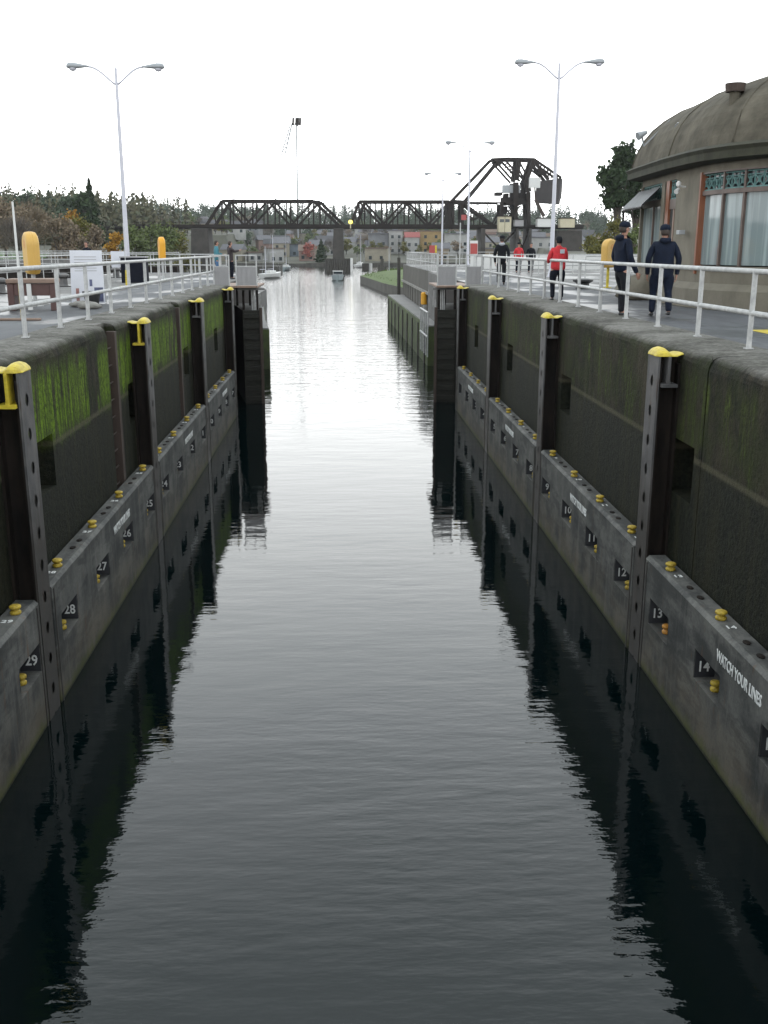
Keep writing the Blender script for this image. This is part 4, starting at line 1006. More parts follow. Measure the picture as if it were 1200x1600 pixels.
# striped pole on yellow foot
small('striped_pole', 'tall thin white pole with black band and yellow foot behind the left railing', 'pole', (-6.35, 20.6, DZ), [('shaft', MB().cyl((0,0,.86),(0,0,2.28),.028,.020), 'white_paint', {}), ('band', MB().cyl((0,0,.72),(0,0,.86),.032), 'black_paint', {}), ('foot_sleeve', MB().cyl((0,0,.0),(0,0,.72),.04), 'yellow', {}), ('base_bar', MB().box(-.75,.35,-.05,.05,.004,.05), 'tan', dict(bevel=.01))])
small('yellow_handrail', 'short yellow handrail at the left picture edge', 'handrail', (-7.0, 20.3, DZ), [('rail', MB().tube([(-1.2,.1,.85),(0,0,.98),(.1,0,.98)], .035), 'yellow', dict(smooth=True)), ('post', MB().cyl((-.02,0,0),(-.02,0,.97),.028), 'white_rail', {})])
small('signpost', 'small yellow upright marker post with foot on the left deck', 'marker', (-7.9, 38.3, DZ), [('shaft', MB().cyl((0,0,.04),(0,0,.62),.05,.03), 'yellow', {}), ('foot', MB().cyl((0,0,0),(0,0,.05),.26,n=12), 'yellow', {}), ('whip', MB().cyl((0,0,.62),(0,0,2.3),.014), 'white_rail', {})])
small('machinery_box', 'dark blue machinery box behind the left railing', 'machinery box', (-8.6, 43.5, DZ), [('case', MB().box(-.5,.5,-.4,.4,0,1.02), 'navy2', dict(bevel=.03)), ('lid', MB().box(-.53,.53,-.43,.43,1.02,1.08), 'panel', dict(bevel=.01))])
small('information_board', 'small white board on two thin posts beside the left lamp post', 'board', (-9.3, 43.8, DZ), [('panel', MB().box(-.32,.32,-.02,.02,.62,1.28), 'poster', {}), ('post', MB().cyl((-.2,.03,0),(-.2,.03,.7),.025), 'white_rail', {}), ('post', MB().cyl((.2,.03,0),(.2,.03,.7),.025), 'white_rail', {})])
for i, (x, y, w_) in enumerate([(-10.8, 33.0, 'nearest of three dark mooring bollards on the left deck'), (-10.4, 39.0, 'second of three dark mooring bollards on the left deck'), (-10.9, 50.5, 'farthest of three dark mooring bollards on the left deck')]):
    small('mooring_bollard', w_, 'mooring bollard', (x, y, DZ), [('stem', MB().lathe([(.22,0),(.16,.08),(.15,.3),(.24,.38),(.24,.44),(.12,.5)], (0,0,0), 14), 'steel', dict(smooth=False)), ('base', MB().box(-.32,.32,-.32,.32,.002,.03), 'black_steel', {})], group='mooring bollards on the left deck')
small('mooring_bollard', 'dark round mooring bollard on the right deck beyond the railing', 'mooring bollard', (8.65, 36.2, DZ), [('stem', MB().lathe([(.30,0),(.24,.06),(.23,.2),(.36,.26),(.36,.32),(.2,.36)], (0,0,0), 16), 'blackpl', dict(smooth=False))])

# ------------------------------------------------------------------ control house
BC = (12.7, 24.8)
def house_plan(off=0.0, zc=None):
    pts = []
    r = 4.0+off
    pts.append((8.95-off, 30.6+off*.6)); pts.append((8.7-off, 26.6)); 
    for i in range(0, 10): a = R(i*11.25); pts.append((BC[0]-r*math.cos(a), BC[1]-r*math.sin(a)))
    pts += [(17.5, 20.8-off), (20.2+off, 23.2), (20.2+off, 29.0), (17.5, 31.6+off), (10.2, 31.6+off)]
    return pts
bh = empty('control_house', (14, 26, DZ), 'low concrete control house with domed roof and large windows on the right deck', 'building')
BO = (-14, -26, -DZ)
def bpart(mb, name, m, parent=None, **kw):
    o = mb.build(name, m, parent or bh, **kw)
    if parent is None: o.location = BO
    return o
P = house_plan(0)
def quad_wall(mb, a, b, z0, z1, th=.0):
    mb.add([(a[0],a[1],z0),(b[0],b[1],z0),(b[0],b[1],z1),(a[0],a[1],z1)], [(0,1,2,3)])
mb = MB()
NV = len(P)
mb.prism(P, DZ, 5.70)                                   # base below the sills
mb.prism(P, 7.93, 8.14)                                 # wall above the transoms
bpart(mb, 'wall', 'bldg')
mb = MB(); mb.prism(house_plan(.22), DZ+.006, 5.25)
for (q, z) in ((.22, 5.25), ):
    A_, B_ = house_plan(.22), house_plan(.05); n = len(A_)
    mb.add([(x, y, 5.251) for x, y in A_] + [(x, y, 5.40) for x, y in B_], [(i, (i+1)%n, n+(i+1)%n, n+i) for i in range(n)])
bpart(mb, 'plinth', 'bldg')
mb = MB(); mb.prism(house_plan(-.55), 5.0, 8.0); bpart(mb, 'inner_core', 'dark_in')
mb = MB(); mb.prism(house_plan(.06), 5.701, 5.79); bpart(mb, 'sill', 'bldg', bevel=.01)
# piers between the openings
def pier(a, b, name='pier', m='bldg', z0=5.79, z1=7.93, th=.34, out=.03):
    a = Vector(a); b = Vector(b); d = (b-a).normalized(); nrm = Vector((d.y, -d.x)); 
    if nrm.dot(Vector(BC)-a) > 0: nrm = -nrm
    A2 = a+nrm*out; B2 = b+nrm*out; A3 = a-nrm*th; B3 = b-nrm*th
    mb = MB(); mb.prism([tuple(A2), tuple(B2), tuple(B3), tuple(A3)], z0, z1)
    return bpart(mb, name, m)
def on(a, b, t): return (a[0]+(b[0]-a[0])*t, a[1]+(b[1]-a[1])*t)
W0, W1, W2 = P[0], P[1], P[2]      # west wall: far corner, door side, start of the curve
pier(W1, on(W1, W2, .93)); 
pier(on(W0, W1, .62), on(W0, W1, .70)); pier(on(W0, W1, 0), on(W0, W1, .03))
# door recess
o = pier(on(W0, W1, .72), on(W0, W1, .80), 'door_jamb', 'wood_trim', z0=4.81, out=.01)
dr = pier(on(W0, W1, .80), on(W0, W1, .995), 'door', 'dark_in', z0=4.82, z1=7.2, th=.05, out=-.12)
pier(on(W0, W1, .90), on(W0, W1, .93), 'door_stile', 'tan', z0=4.82, z1=7.19, th=.02, out=-.1)
# glazing: west wall
def pane(a, b, z0, z1, out=-.06, parent=None):
    return pier(a, b, 'window', 'glass', z0, z1, th=.09, out=out)
pane(on(W0, W1, .03), on(W0, W1, .62), 5.79, 7.33)
pier(on(W0, W1, .36), on(W0, W1, .375), 'mullion', 'dark_trim', 5.79, 7.33, th=.05, out=.0)
def transom(a, b, z0, z1):
    o = pier(a, b, 'transom_glass', 'dark_glass', z0, z1, th=.16, out=-.11)
    a_ = Vector(a); b_ = Vector(b); L_ = (b_-a_).length; d = (b_-a_).normalized(); nrm = Vector((d.y, -d.x))
    if nrm.dot(Vector(BC)-a_) > 0: nrm = -nrm
    n = max(1, round(L_/.26)); mb = MB()
    def p3(t, z): q = a_+d*t+nrm*(-.055); return Vector((q.x, q.y, z))
    mb.bar(p3(0, z0+.02), p3(L_, z0+.02), .03); mb.bar(p3(0, z1-.02), p3(L_, z1-.02), .03)
    mb.bar(p3(0, z1-.10), p3(L_, z1-.10), .02)
    for i in range(n):
        t0, t1 = L_*i/n, L_*(i+1)/n; tm = (t0+t1)/2; zm = (z0+z1)/2
        mb.bar(p3(t0, z0+.03), p3(t0, z1-.03), .028)
        mb.bar(p3(t0, z0+.03), p3(t1, z1-.10), .022); mb.bar(p3(t1, z0+.03), p3(t0, z1-.10), .022)
        mb.bar(p3(tm, zm-.09), p3(tm, zm+.06), .05)
    bpart(mb, 'grille', 'verdigris')
transom(on(W0, W1, .03), on(W0, W1, .62), 7.5, 7.93); transom(on(W0, W1, .70), on(W0, W1, .995), 7.45, 7.93)
pier(on(W0, W1, .03), on(W0, W1, .62), 'lintel', 'bldg', 7.33, 7.5, th=.2, out=.0)
pier(on(W0, W1, .70), on(W0, W1, .995), 'lintel', 'dark_trim', 7.2, 7.45, th=.2, out=-.02)
# glazing: curved bay with wood frame
groups = [(2, 3.3), (3.3, 4.2), (4.2, 6.0), (6.0, 7.8), (7.8, 9.6), (9.6, 11.0)]
def arc(i):
    a = R((i-2)*11.25); return (BC[0]-4*math.cos(a), BC[1]-4*math.sin(a))
for a, b in groups:
    n = 1 if b-a < 1.4 else 2
    for q in range(n):
        i0, i1 = a+(b-a)*q/n, a+(b-a)*(q+1)/n
        pane(arc(i0), arc(i1), 5.82, 7.42, out=-.08); transom(arc(i0), arc(i1), 7.52, 7.90)
    pier(arc(a-.035), arc(a+.035), 'mullion', 'dark_trim', 5.80, 7.92, th=.09, out=-.01)
for q in range(18):
    i0, i1 = 2+q*.5, 2+(q+1)*.5
    pier(arc(i0), arc(i1), 'window_rail', 'dark_trim', 7.42, 7.52, th=.10, out=.0)
    pier(arc(i0), arc(i1), 'window_head', 'dark_trim', 7.90, 7.935, th=.1, out=.02)
pier(on(W1, W2, .97), arc(2.06), 'corner_post', 'wood_trim', 5.6, 7.95, th=.12, out=.05)
for a, b in ((11, 12), (12, 13), (13, 14), (14, 15), (15, 16)):
    pa, pb = P[a], P[b]; pane(on(pa, pb, .08), on(pa, pb, .92), 5.82, 7.9); pier(on(pa, pb, 0), on(pa, pb, .08)); pier(on(pa, pb, .92), on(pa, pb, 1))
# awning over the west window
mb = MB()
a, b = Vector(on(W0, W1, -.02)), Vector(on(W0, W1, .60)); d = (b-a).normalized(); nrm = Vector((-1, 0)); n = 12
for i in range(n):
    p0 = a+(b-a)*i/n; p1 = a+(b-a)*(i+1)/n; pm = (p0+p1)/2
    for (u, v, r0) in ((p0, pm, .0), (pm, p1, .0)):
        h0 = .05 if u is p0 else .0; h1 = 0 if u is p0 else .05
        mb.add([(u.x-.05, u.y, 7.78+h0), (v.x-.05, v.y, 7.78+h1), (v.x-.55, v.y, 7.30+h1), (u.x-.55, u.y, 7.30+h0), (u.x-.05, u.y, 7.76+h0), (v.x-.05, v.y, 7.76+h1), (v.x-.55, v.y, 7.28+h1), (u.x-.55, u.y, 7.28+h0)], [(0,1,2,3),(4,7,6,5),(3,2,6,7)])
bpart(mb, 'awning', 'metal_sheet')
mb = MB(); mb.bar((a.x-.55, a.y, 7.27), (b.x-.55, b.y, 7.27), .04); mb.bar((a.x-.5, a.y+.02, 4.85), (a.x-.5, a.y+.02, 7.27), .05)
bpart(mb, 'awning_frame', 'black_steel')
# eave and roof
def scaled(t, off=0.42):
    pl = house_plan(off); cx, cy = 13.6, 26.4
    return [(cx+(x-cx)*t, cy+(y-cy)*t) for x, y in pl]
mb = MB(); A_ = scaled(1, .10); B_ = scaled(1, .40); n = len(A_)
mb.add([(x, y, 8.10) for x, y in A_] + [(x, y, 8.15) for x, y in B_] + [(x, y, 8.31) for x, y in B_] + [(x, y, 8.39) for x, y in scaled(1, .46)] + [(x, y, 8.47) for x, y in scaled(.985, .40)],
       [(k*n+i, k*n+(i+1)%n, (k+1)*n+(i+1)%n, (k+1)*n+i) for k in range(4) for i in range(n)])
bpart(mb, 'eave', 'bldg_eave')
prof = [(.978, 8.62), (.968, 8.85), (.952, 9.12), (.928, 9.40), (.892, 9.66), (.84, 9.90), (.765, 10.14), (.665, 10.32), (.54, 10.47), (.40, 10.62), (.24, 10.74), (.08, 10.80)]
mb = MB()
prof = [(t, z-.2) for t, z in prof]
for t, z in prof: mb.v += [(x, y, z) for x, y in scaled(t)]
for k in range(len(prof)-1):
    for i in range(n): mb.f.append((k*n+i, k*n+(i+1)%n, (k+1)*n+(i+1)%n, (k+1)*n+i)); mb.mi.append(0)
mb.f.append(tuple((len(prof)-1)*n+i for i in range(n))); mb.mi.append(0)
roof = bpart(mb, 'roof', 'bldg_roof')
# hip ridges
for vi in (0, 1, 4, 7, 11, 12):
    mb = MB(); mb.tube([(scaled(t)[vi][0], scaled(t)[vi][1], z+.0) for t, z in prof], .03, 6); q = mb.build('hip_ridge', 'bldg_roof', roof, smooth=True)
def roofpt(vi, k, u=0.0):
    a = scaled(prof[k][0])[vi]; b = scaled(prof[k][0])[vi+1]; return Vector((a[0]+(b[0]-a[0])*u, a[1]+(b[1]-a[1])*u, prof[k][1]))
def roof_z(x, y):
    cx, cy = 13.6, 26.4; pl = scaled(1); best = 0
    for i in range(len(pl)):
        ax, ay = pl[i][0]-cx, pl[i][1]-cy; bx, by = pl[(i+1)%len(pl)][0]-cx, pl[(i+1)%len(pl)][1]-cy; dx, dy = x-cx, y-cy
        den = ax*by-ay*bx
        u = (dx*by-dy*bx)/den; v = (ax*dy-ay*dx)/den
        if u >= 0 and v >= 0: best = max(best, u+v)
    for (t0, z0), (t1, z1) in zip(prof[:-1], prof[1:]):
        if t1 <= best <= t0: return z0+(z1-z0)*(t0-best)/(t0-t1)
    return prof[-1][1]
def on_roof(px, py):
    for k in range(200):
        v = at(px, py, 21+k*.06)
        if v.z <= roof_z(v.x, v.y) and 9 < v.x < 20: return v
    v = at(px, py, 25); return Vector((v.x, v.y, roof_z(v.x, v.y)))
v_ = on_roof(1147, 160)
mb = MB(); mb.cyl((v_.x, v_.y, v_.z-.3), (v_.x, v_.y, v_.z+.22), .12, n=12); q = mb.build('vent_pipe', 'bldg_roof', roof)
mb = MB(); mb.cyl((v_.x, v_.y, v_.z+.22), (v_.x, v_.y, v_.z+.40), .21, .23, n=14); mb.build('vent_cap', 'rust', roof)
def flood(px, py, Y, ang, nm):
    c = at(px, py, Y) if Y > 29 else on_roof(px, py)+Vector((-.14, -.22, .26)); mb = MB(); d = Vector((math.cos(ang), -math.sin(ang), -.45)).normalized()
    mb.cyl(c-d*.16, c+d*.14, .05, .12, 12); mb.bar(c, c+Vector((.1, .1, -.3)), .035)
    if Y > 29: e = Vector((c.x+.75, c.y-.1, 0)); e.z = roof_z(e.x, e.y); mb.bar(c+Vector((.1, .1, -.3)), e, .035)
    return mb.build(nm, 'lamp_grey', roof, smooth=False)
flood(1003, 210, 29.5, math.pi-.2, 'flood_lamp'); flood(1064, 214, 26.4, math.pi*.6, 'flood_lamp')
c = at(1064, 292, 25.35)
mb = MB(); mb.cyl((c.x-.05, c.y, c.z-.06), (c.x-.14, c.y-.08, c.z-.12), .045, .06, 12); mb.cyl((c.x+.12, c.y, c.z), (c.x-.05, c.y, c.z+.02), .02); mb.lathe([(.03,.0),(.06,.03),(.06,.10),(.02,.14)], (c.x-.06, c.y, c.z), 12)
bpart(mb, 'wall_lamp', 'white_paint', smooth=False)
c = at(1065, 363, 25.5); mb = MB(); mb.box(c.x-.10, c.x+.05, c.y-.12, c.y+.12, c.z-.05, c.z+.05); bpart(mb, 'call_box', 'lamp_grey', bevel=.01)
# stone drum beside the door
boulderish('boulder', (8.55, 28.5, DZ), 1.5, 1.1, .75, 'bldg', 'squat rounded stone block in front of the control house door', 'stone block')

# ------------------------------------------------------------------ railway bridge, 290 m away
YB = 290.0
def B(px, py, dy=0): v = at(px, py, YB); return Vector((v.x+dy*.28, YB+dy, v.z))
br = empty('railway_bridge', (0, YB, 0), 'dark steel railway truss bridge across the channel', 'bridge')
BOF = (0, -YB, 0)
def brp(mb, name, m='bridge', par=None, **kw):
    o = mb.build(name, m, par or br, **kw)
    if par is None: o.location = BOF
    return o
def deckseg(x0, x1, nm):
    mb = MB(); a = B(x0, 352); b = B(x1, 352)
    mb.box(a.x, b.x, YB, YB+6, B(0, 357).z, B(0, 353).z); mb.box(a.x, b.x, YB-.4, YB-.01, B(0, 354).z, B(0, 350.5).z); return brp(mb, nm)
deckseg(-420, 322, 'approach_deck'); deckseg(322, 760, 'span_deck'); deckseg(760, 912, 'approach_deck')
mb = MB()
for x in range(-400, 320, 10): mb.bar(B(x, 351), B(x, 347), .12)
mb.bar(B(-420, 347), B(322, 347), .12); mb.bar(B(860, 347), B(912, 347), .12)
brp(mb, 'parapet_rail')
def B0(px, py, dy=0): v = at(px, py, YB); return Vector((v.x, YB+dy, v.z))
def truss(nodes_bot, nodes_top, members, name):
    for dy in (0, 6):
        mb = MB()
        for a, b, w in members: mb.bar(B(a[0], a[1], dy), B(b[0], b[1], dy), w*.175, w*.185)
        brp(mb, name)
def span(x0, x1, yb, yt, xt0, xt1, nm):
    # Pratt/Parker style through truss with sub-diagonals as seen
    mem = [((x0, yb), (xt0, yt), 4.4), ((xt0, yt), (xt1, yt), 4.2), ((xt1, yt), (x1, yb), 4.4), ((x0, yb-1), (x1, yb-1), 3)]
    n = 8; xs_ = [xt0+(xt1-xt0)*i/n for i in range(n+1)]
    for i, x in enumerate(xs_): mem.append(((x, yt), (x, yb), 1.9 if i % 2 else 2.4))
    for i in range(0, n, 2):
        c = xs_[i+1] if (i//2) % 2 == 0 else xs_[i+1]
        if (i//2) % 2 == 0: mem.append(((xs_[i], yt), (xs_[i+2], yb), 3.0))
        else: mem.append(((xs_[i], yb), (xs_[i+2], yt), 3.0))
        mem.append(((xs_[i+1], (yt+yb)/2), (xs_[i] if (i//2) % 2 else xs_[i+2], yt if False else yb), 1.5)) if False else None
    mem = [q for q in mem if q]
    mem.append((((x0+xt0)/2, (yb+yt)/2), ((x0+xt0)/2+4, yb), 1.8)); mem.append((((x1+xt1)/2, (yb+yt)/2), ((x1+xt1)/2-4, yb), 1.8))
    truss(None, None, mem, nm)
span(322, 530, 353, 314, 347, 490, 'truss')
# the second half of each panel crossing seen in the photograph: the rear truss shows displaced
span(548, 702, 353, 315, 561, 702, 'truss')
mb = MB()
for px in range(350, 492, 18): mb.bar(B(px, 314, 0), B(px, 314, 6), .35)
for px in range(563, 700, 18): mb.bar(B(px, 315, 0), B(px, 315, 6), .35)
brp(mb, 'top_bracing')
# bascule span and its tower
mem = [((702,316),(782,317),2.6), ((722,316),(772,352),3.6), ((722,318),(722,352),6.0), ((708,317),(708,352),4.0), ((702,317),(692,352),2.8), ((722,332),(742,343),2.4), ((742,343),(760,334),2.2), ((740,330),(740,352),2), ((754,339),(754,352),2),
       ((772,352),(786,328),3), ((705,316),(769,249),3.6), ((727,316),(777,255),4.2), ((709,315),(727,316),6), ((769,249),(792,248),4.0), ((777,255),(803,284),3.2), ((788,249),(818,281),3.2), ((792,248),(835,249),4.4), ((775,250),(782,258),6),
       ((835,249),(877,278),3.8), ((835,252),(857,281),5.5), ((811,250),(807,282),7.5), ((834,250),(822,284),6.5), ((811,252),(824,276),2.8), ((826,300),(826,352),6.5), ((822,282),(826,300),9), ((790,318),(828,316),5), ((806,285),(806,322),9), ((784,318),(784,345),6.0), ((806,320),(806,352),6),
       ((794,322),(812,346),2.5), ((812,322),(794,346),2.5), ((835,262),(850,274),3), ((700,316),(700,353),4)]
for dy in (0, 6):
    mb = MB()
    for a, b, w in mem: mb.bar(B0(a[0], a[1], dy), B0(b[0], b[1], dy), w*.155, w*.16)
    brp(mb, 'bascule_truss')
mb = MB()
for px, py in ((769,249),(792,248),(811,249),(835,249),(705,316),(722,316),(742,317),(784,318),(806,318),(856,263)): mb.bar(B(px, py, 0), B(px, py, 6), .6)
for k in range(7): a = B(840+k*5, 254+k*3.6, 0); b_ = B(842+k*5, 272+k*1.6, 0); mb.bar(a, b_, .28)
for k in range(6):
    u = k/6; a = B(781+u*22, 254+u*24, 0); b_ = B(790+u*24, 251+u*26, 0); mb.bar(a, b_, .3)
brp(mb, 'cross_bracing')
mb = MB(); a, b = B(839, 281), B(876, 317); pr2 = [(839,281),(846,283),(877,278),(877,280),(875,306),(871,318),(836,316)]
vs = [B(x, y, -.6) for x, y in pr2] + [B(x, y, 6.6) for x, y in pr2]; q = len(pr2)
mb.add(vs, [tuple(range(q)), tuple(range(q, 2*q))[::-1]] + [(i, (i+1)%q, q+(i+1)%q, q+i) for i in range(q)]); brp(mb, 'counterweight', 'concrete_pale')
mb = MB()
for (x0, y0, x1, y1) in ((786,308,820,318),(776,300,786,305),(790,302,796,309),(800,301,808,309),(812,296,820,309),(786,322,794,334)):
    a, b = B(x0, y1), B(x1, y0); mb.box(a.x, b.x, YB+1, YB+5, a.z, b.z)
brp(mb, 'machinery', 'bridge')
mb = MB(); a, b = B(786, 301), B(814, 289); mb.prism([(a.x, YB+.4), (b.x, YB+.4), (b.x, YB+2.4), (a.x, YB+2.4)], a.z, b.z); brp(mb, 'machinery_hood', 'lamp_grey')
mb = MB(); a, b = B(825, 294), B(843, 278); mb.box(a.x, b.x, YB-1.5, YB-.7, a.z, b.z); brp(mb, 'tower_cabin', 'white_paint')
mb = MB(); mb.bar(B(836, 293, -1), B(837, 312, -1), .35); mb.bar(B(837, 312, -1), B(850, 338, -1), .8); brp(mb, 'access_chute', 'rust')
def hut(x0, y0, x1, y1, m, nm, win=False, Yd=-3.5):
    a, b = B(x0, y1), B(x1, y0); mb = MB(); mb.box(a.x, b.x, YB+Yd, YB-.5, a.z, b.z)
    o = brp(mb, nm, m, bevel=.05)
    mb = MB(); mb.box(a.x-.2, b.x+.2, YB+Yd-.2, YB-.45, b.z+.003, b.z+.2); mb.build('roof', 'bridge', o)
    if win:
        for t in (.08, .52):
            mb = MB(); w = (b.x-a.x); mb.box(a.x+w*t, a.x+w*(t+.34), YB+Yd-.06, YB+Yd-.002, b.z-(b.z-a.z)*.36, b.z-(b.z-a.z)*.16); mb.build('window', 'dark_glass', o)
        mb = MB(); w = (b.x-a.x); mb.box(a.x+w*.47, a.x+w*.50, YB+Yd-.03, YB+Yd-.002, a.z, b.z); mb.build('corner_strip', 'bridge', o)
hut(776, 339, 796, 363, 'hut', 'bridge_cabin', True); hut(801, 344, 815, 354, 'panel', 'bridge_cabin'); hut(836, 342, 857, 355, 'white_paint', 'bridge_cabin'); hut(871, 342, 894, 356, 'hut', 'bridge_cabin')
def stonepier(x0, x1, y0, y1, nm='pier', m='pier', flare=1.5, d0=-2, d1=8):
    a, b = B(x0, y1), B(x1, y0); mb = MB()
    z1_ = b.z; z0_ = a.z
    mb.add([(a.x-flare*.3, YB+d0-.5, z0_), (b.x+flare*.3, YB+d0-.5, z0_), (b.x+flare*.3, YB+d1+.5, z0_), (a.x-flare*.3, YB+d1+.5, z0_), (a.x, YB+d0, z1_), (b.x, YB+d0, z1_), (b.x, YB+d1, z1_), (a.x, YB+d1, z1_)], [(0,3,2,1),(4,5,6,7),(0,1,5,4),(1,2,6,5),(2,3,7,6),(3,0,4,7)])
    return brp(mb, nm, m, bevel=.1)
stonepier(522, 536, 357, 421); stonepier(303, 326, 357, 421); stonepier(868, 907, 360, 416); stonepier(30, 46, 357, 405); stonepier(150, 162, 357, 405); stonepier(-80, -62, 357, 405); stonepier(240, 250, 357, 405); stonepier(749, 757, 357, 420, flare=.5); stonepier(803, 809, 357, 418, flare=.5); stonepier(823, 829, 357, 418, flare=.5)
mb = MB(); mem = [((753,360),(806,416),2.4),((806,360),(753,416),2.4),((806,362),(826,410),2),((826,362),(806,410),2)]
for a, b, w in mem: mb.bar(B(*a), B(*b), w*.18)
brp(mb, 'tower_bracing')
mb = MB(); a, b = B(510, 423), B(547, 405); mb.box(a.x, b.x, YB-10, YB+12, -2, b.z)
for i in range(12): mb.cyl((a.x+(b.x-a.x)*i/11, YB-10.3, -2), (a.x+(b.x-a.x)*i/11, YB-10.3, b.z+.3), .3, n=6)
brp(mb, 'pier_fender', 'pier_timber')
mb = MB(); q = B(549, 405); mb.box(q.x-.4, q.x+.3, YB-11, YB-10.5, -1, q.z+.4); brp(mb, 'fender_board', 'white_paint')
c = B(549.5, 347, -1.2); mb = MB(); mb.lathe([(.3,-.5),(.55,-.25),(.55,.25),(.3,.5)], tuple(c), 12); brp(mb, 'signal_lamp', 'signal')
mb = MB(); q = B(549.5, 357, -1.2); mb.bar(q, (c.x, c.y, c.z-.4), .3); brp(mb, 'signal_post', 'hut')
c = B(726, 340, -1.4); mb = MB(); mb.box(c.x-.7, c.x+.7, c.y-.1, c.y, c.z-.7, c.z+.7); brp(mb, 'signal_plate', 'redpaint')
c = B(736, 393, -12); 

# tall mast seen above the left span
mt = empty('radio_mast', tuple(at(466, 352, 330)), 'very thin tall mast with antenna cluster above the left bridge span', 'mast'); mo = -at(466, 352, 330)
def mpart(mb, nm, m='lamp_grey'): o = mb.build(nm, m, mt); o.location = mo; return o
Q = lambda x, y: at(x, y, 330)
mb = MB(); mb.bar(Q(466, 372), Q(463, 190), .42); mpart(mb, 'mast')
mb = MB()
for x in (457.8, 462.5, 465.5, 468.8): mb.bar(Q(x, 196), Q(x+.4, 184), .6)
mb.bar(Q(457, 194.5), Q(469, 192), .3); mb.bar(Q(464, 196), Q(469, 200), .25); mpart(mb, 'antenna_cluster', 'bridge')
mb = MB(); mb.bar(Q(457, 192), Q(445, 242), .34); mb.bar(Q(453, 196), Q(439, 244), .26)
for k in range(6):
    u, v = k/6, (k+.5)/6
    mb.bar(Q(457-12*u, 192+46*u), Q(453-14*v, 196+44*v), .2); mb.bar(Q(453-14*v, 196+44*v), Q(457-12*(k+1)/6, 192+46*(k+1)/6), .2)
mpart(mb, 'lattice_arm')

# ------------------------------------------------------------------ boats, docks, pilings
def sailboat(c, L_, label, masts, hullc='white_paint', rz=0):
    root = empty('sailboat', (c.x, c.y, 0), label, 'sailboat', rz=rz)
    mb = MB(); n = 9; rings = []
    for i in range(n):
        t = i/(n-1); x = (t-.5)*L_; w = L_*.16*math.sin(math.pi*min(1, .18+t*.82))**.7 if t < 1 else .02
        zt = .95 + .35*t*t
        rings.append([(x, -w, zt), (x*.98, -w*.8, .3), (x*.95, 0, -.25), (x*.98, w*.8, .3), (x, w, zt)])
    for r_ in rings: mb.v += r_
    for k in range(n-1):
        for i in range(4): mb.f.append((k*5+i, k*5+i+1, (k+1)*5+i+1, (k+1)*5+i)); mb.mi.append(0)
        mb.f.append((k*5, (k+1)*5, (k+1)*5+4, k*5+4)); mb.mi.append(0)
    mb.f.append((0,1,2,3,4)); mb.mi.append(0)
    mb.build('hull', hullc, root)
    MB().box(-L_*.2, L_*.12, -L_*.08, L_*.08, .9, 1.6).build('cabin', 'white_paint', root, bevel=.1)
    for x, h in masts:
        mb = MB(); mb.cyl((x, 0, .9), (x, 0, h), .09, .05); mb.bar((x-L_*.3, 0, 1.9), (x, 0, 1.9), .1); mb.bar((x-.0, -.6, h*.6), (x, .6, h*.6), .06)
        mb.build('mast', 'lamp_white', root)
        mb = MB(); mb.cyl((x, 0, h), (L_*.48, 0, 1.3), .02, n=4); mb.cyl((x, 0, h), (-L_*.48, 0, 1.0), .02, n=4); mb.build('rigging', 'lamp_grey', root)
    return root
sailboat(at(424, 431, 222), 8.5, 'white sailboat with two pale masts moored beyond the left gate', [(1.0, 9.0), (-2.4, 6.6)], rz=R(65))
o = sailboat(at(563, 415, 345), 9, 'small white sailboat near the far shore right of the bridge pier', [(.5, 10.5)], rz=R(70))
sailboat(at(447, 418, 300), 8, 'sailboat with a thin tall mast moored by the dark dock', [(.3, 13.5)], rz=R(80), hullc='hull_grey')
def motorboat(c, L_, label):
    root = empty('motorboat', (c.x, c.y, 0), label, 'motorboat', rz=R(-88))
    mb = MB(); n = 7; rings = []
    for i in range(n):
        t = i/(n-1); x = (t-.5)*L_; w = L_*.2*(1-t**3)+.03; zt = .9+.3*t
        rings.append([(x, -w, zt), (x, -w*.8, .1), (x, 0, -.3), (x, w*.8, .1), (x, w, zt)])
    for r_ in rings: mb.v += r_
    for k in range(n-1):
        for i in range(4): mb.f.append((k*5+i, k*5+i+1, (k+1)*5+i+1, (k+1)*5+i)); mb.mi.append(0)
        mb.f.append((k*5, (k+1)*5, (k+1)*5+4, k*5+4)); mb.mi.append(0)
    mb.f.append((0,1,2,3,4)); mb.mi.append(0)
    mb.build('hull', 'hull_grey', root)
    MB().box(-L_*.22, L_*.12, -L_*.15, L_*.15, .95, 1.75).build('cabin', 'panel', root, bevel=.12)
    MB().box(L_*.121, L_*.14, -L_*.13, L_*.13, 1.3, 1.65).build('windscreen', 'dark_glass', root)
    MB().box(-L_*.24, L_*.15, -L_*.16, L_*.16, 1.752, 1.82).build('roof', 'white_paint', root)
motorboat(at(528, 437, 206), 6.5, 'small grey motorboat heading up the middle of the channel')
dk = tag(MB().box(at(330, 400, 262).x, at(439, 400, 262).x, 255, 268, -1, 1.9).build('floating_dock', 'pier_timber', bevel=.1), 'dark timber dock beyond the left gate platform', 'dock')
for i, (px, Y, h, lb) in enumerate([(592, 210, 3.0, 'left'), (601, 214, 2.6, 'middle'), (596, 207, 4.2, 'tallest')]):
    c = at(px, 418, Y); tag(MB().cyl((c.x, Y, -2), (c.x+.15, Y, h), .45, .32, 8).build('piling', 'pier_timber'), 'dark timber piling behind the grass mound, the %s of three' % lb, 'piling', 'pilings behind the grass mound')
c = at(572, 412, 300); tag(MB().box(c.x-1.2, c.x+1.0, 298, 300, -1, 2.0).build('mooring_dolphin', 'pier_timber', bevel=.05), 'dark low dolphin in the channel left of the pilings', 'dolphin')
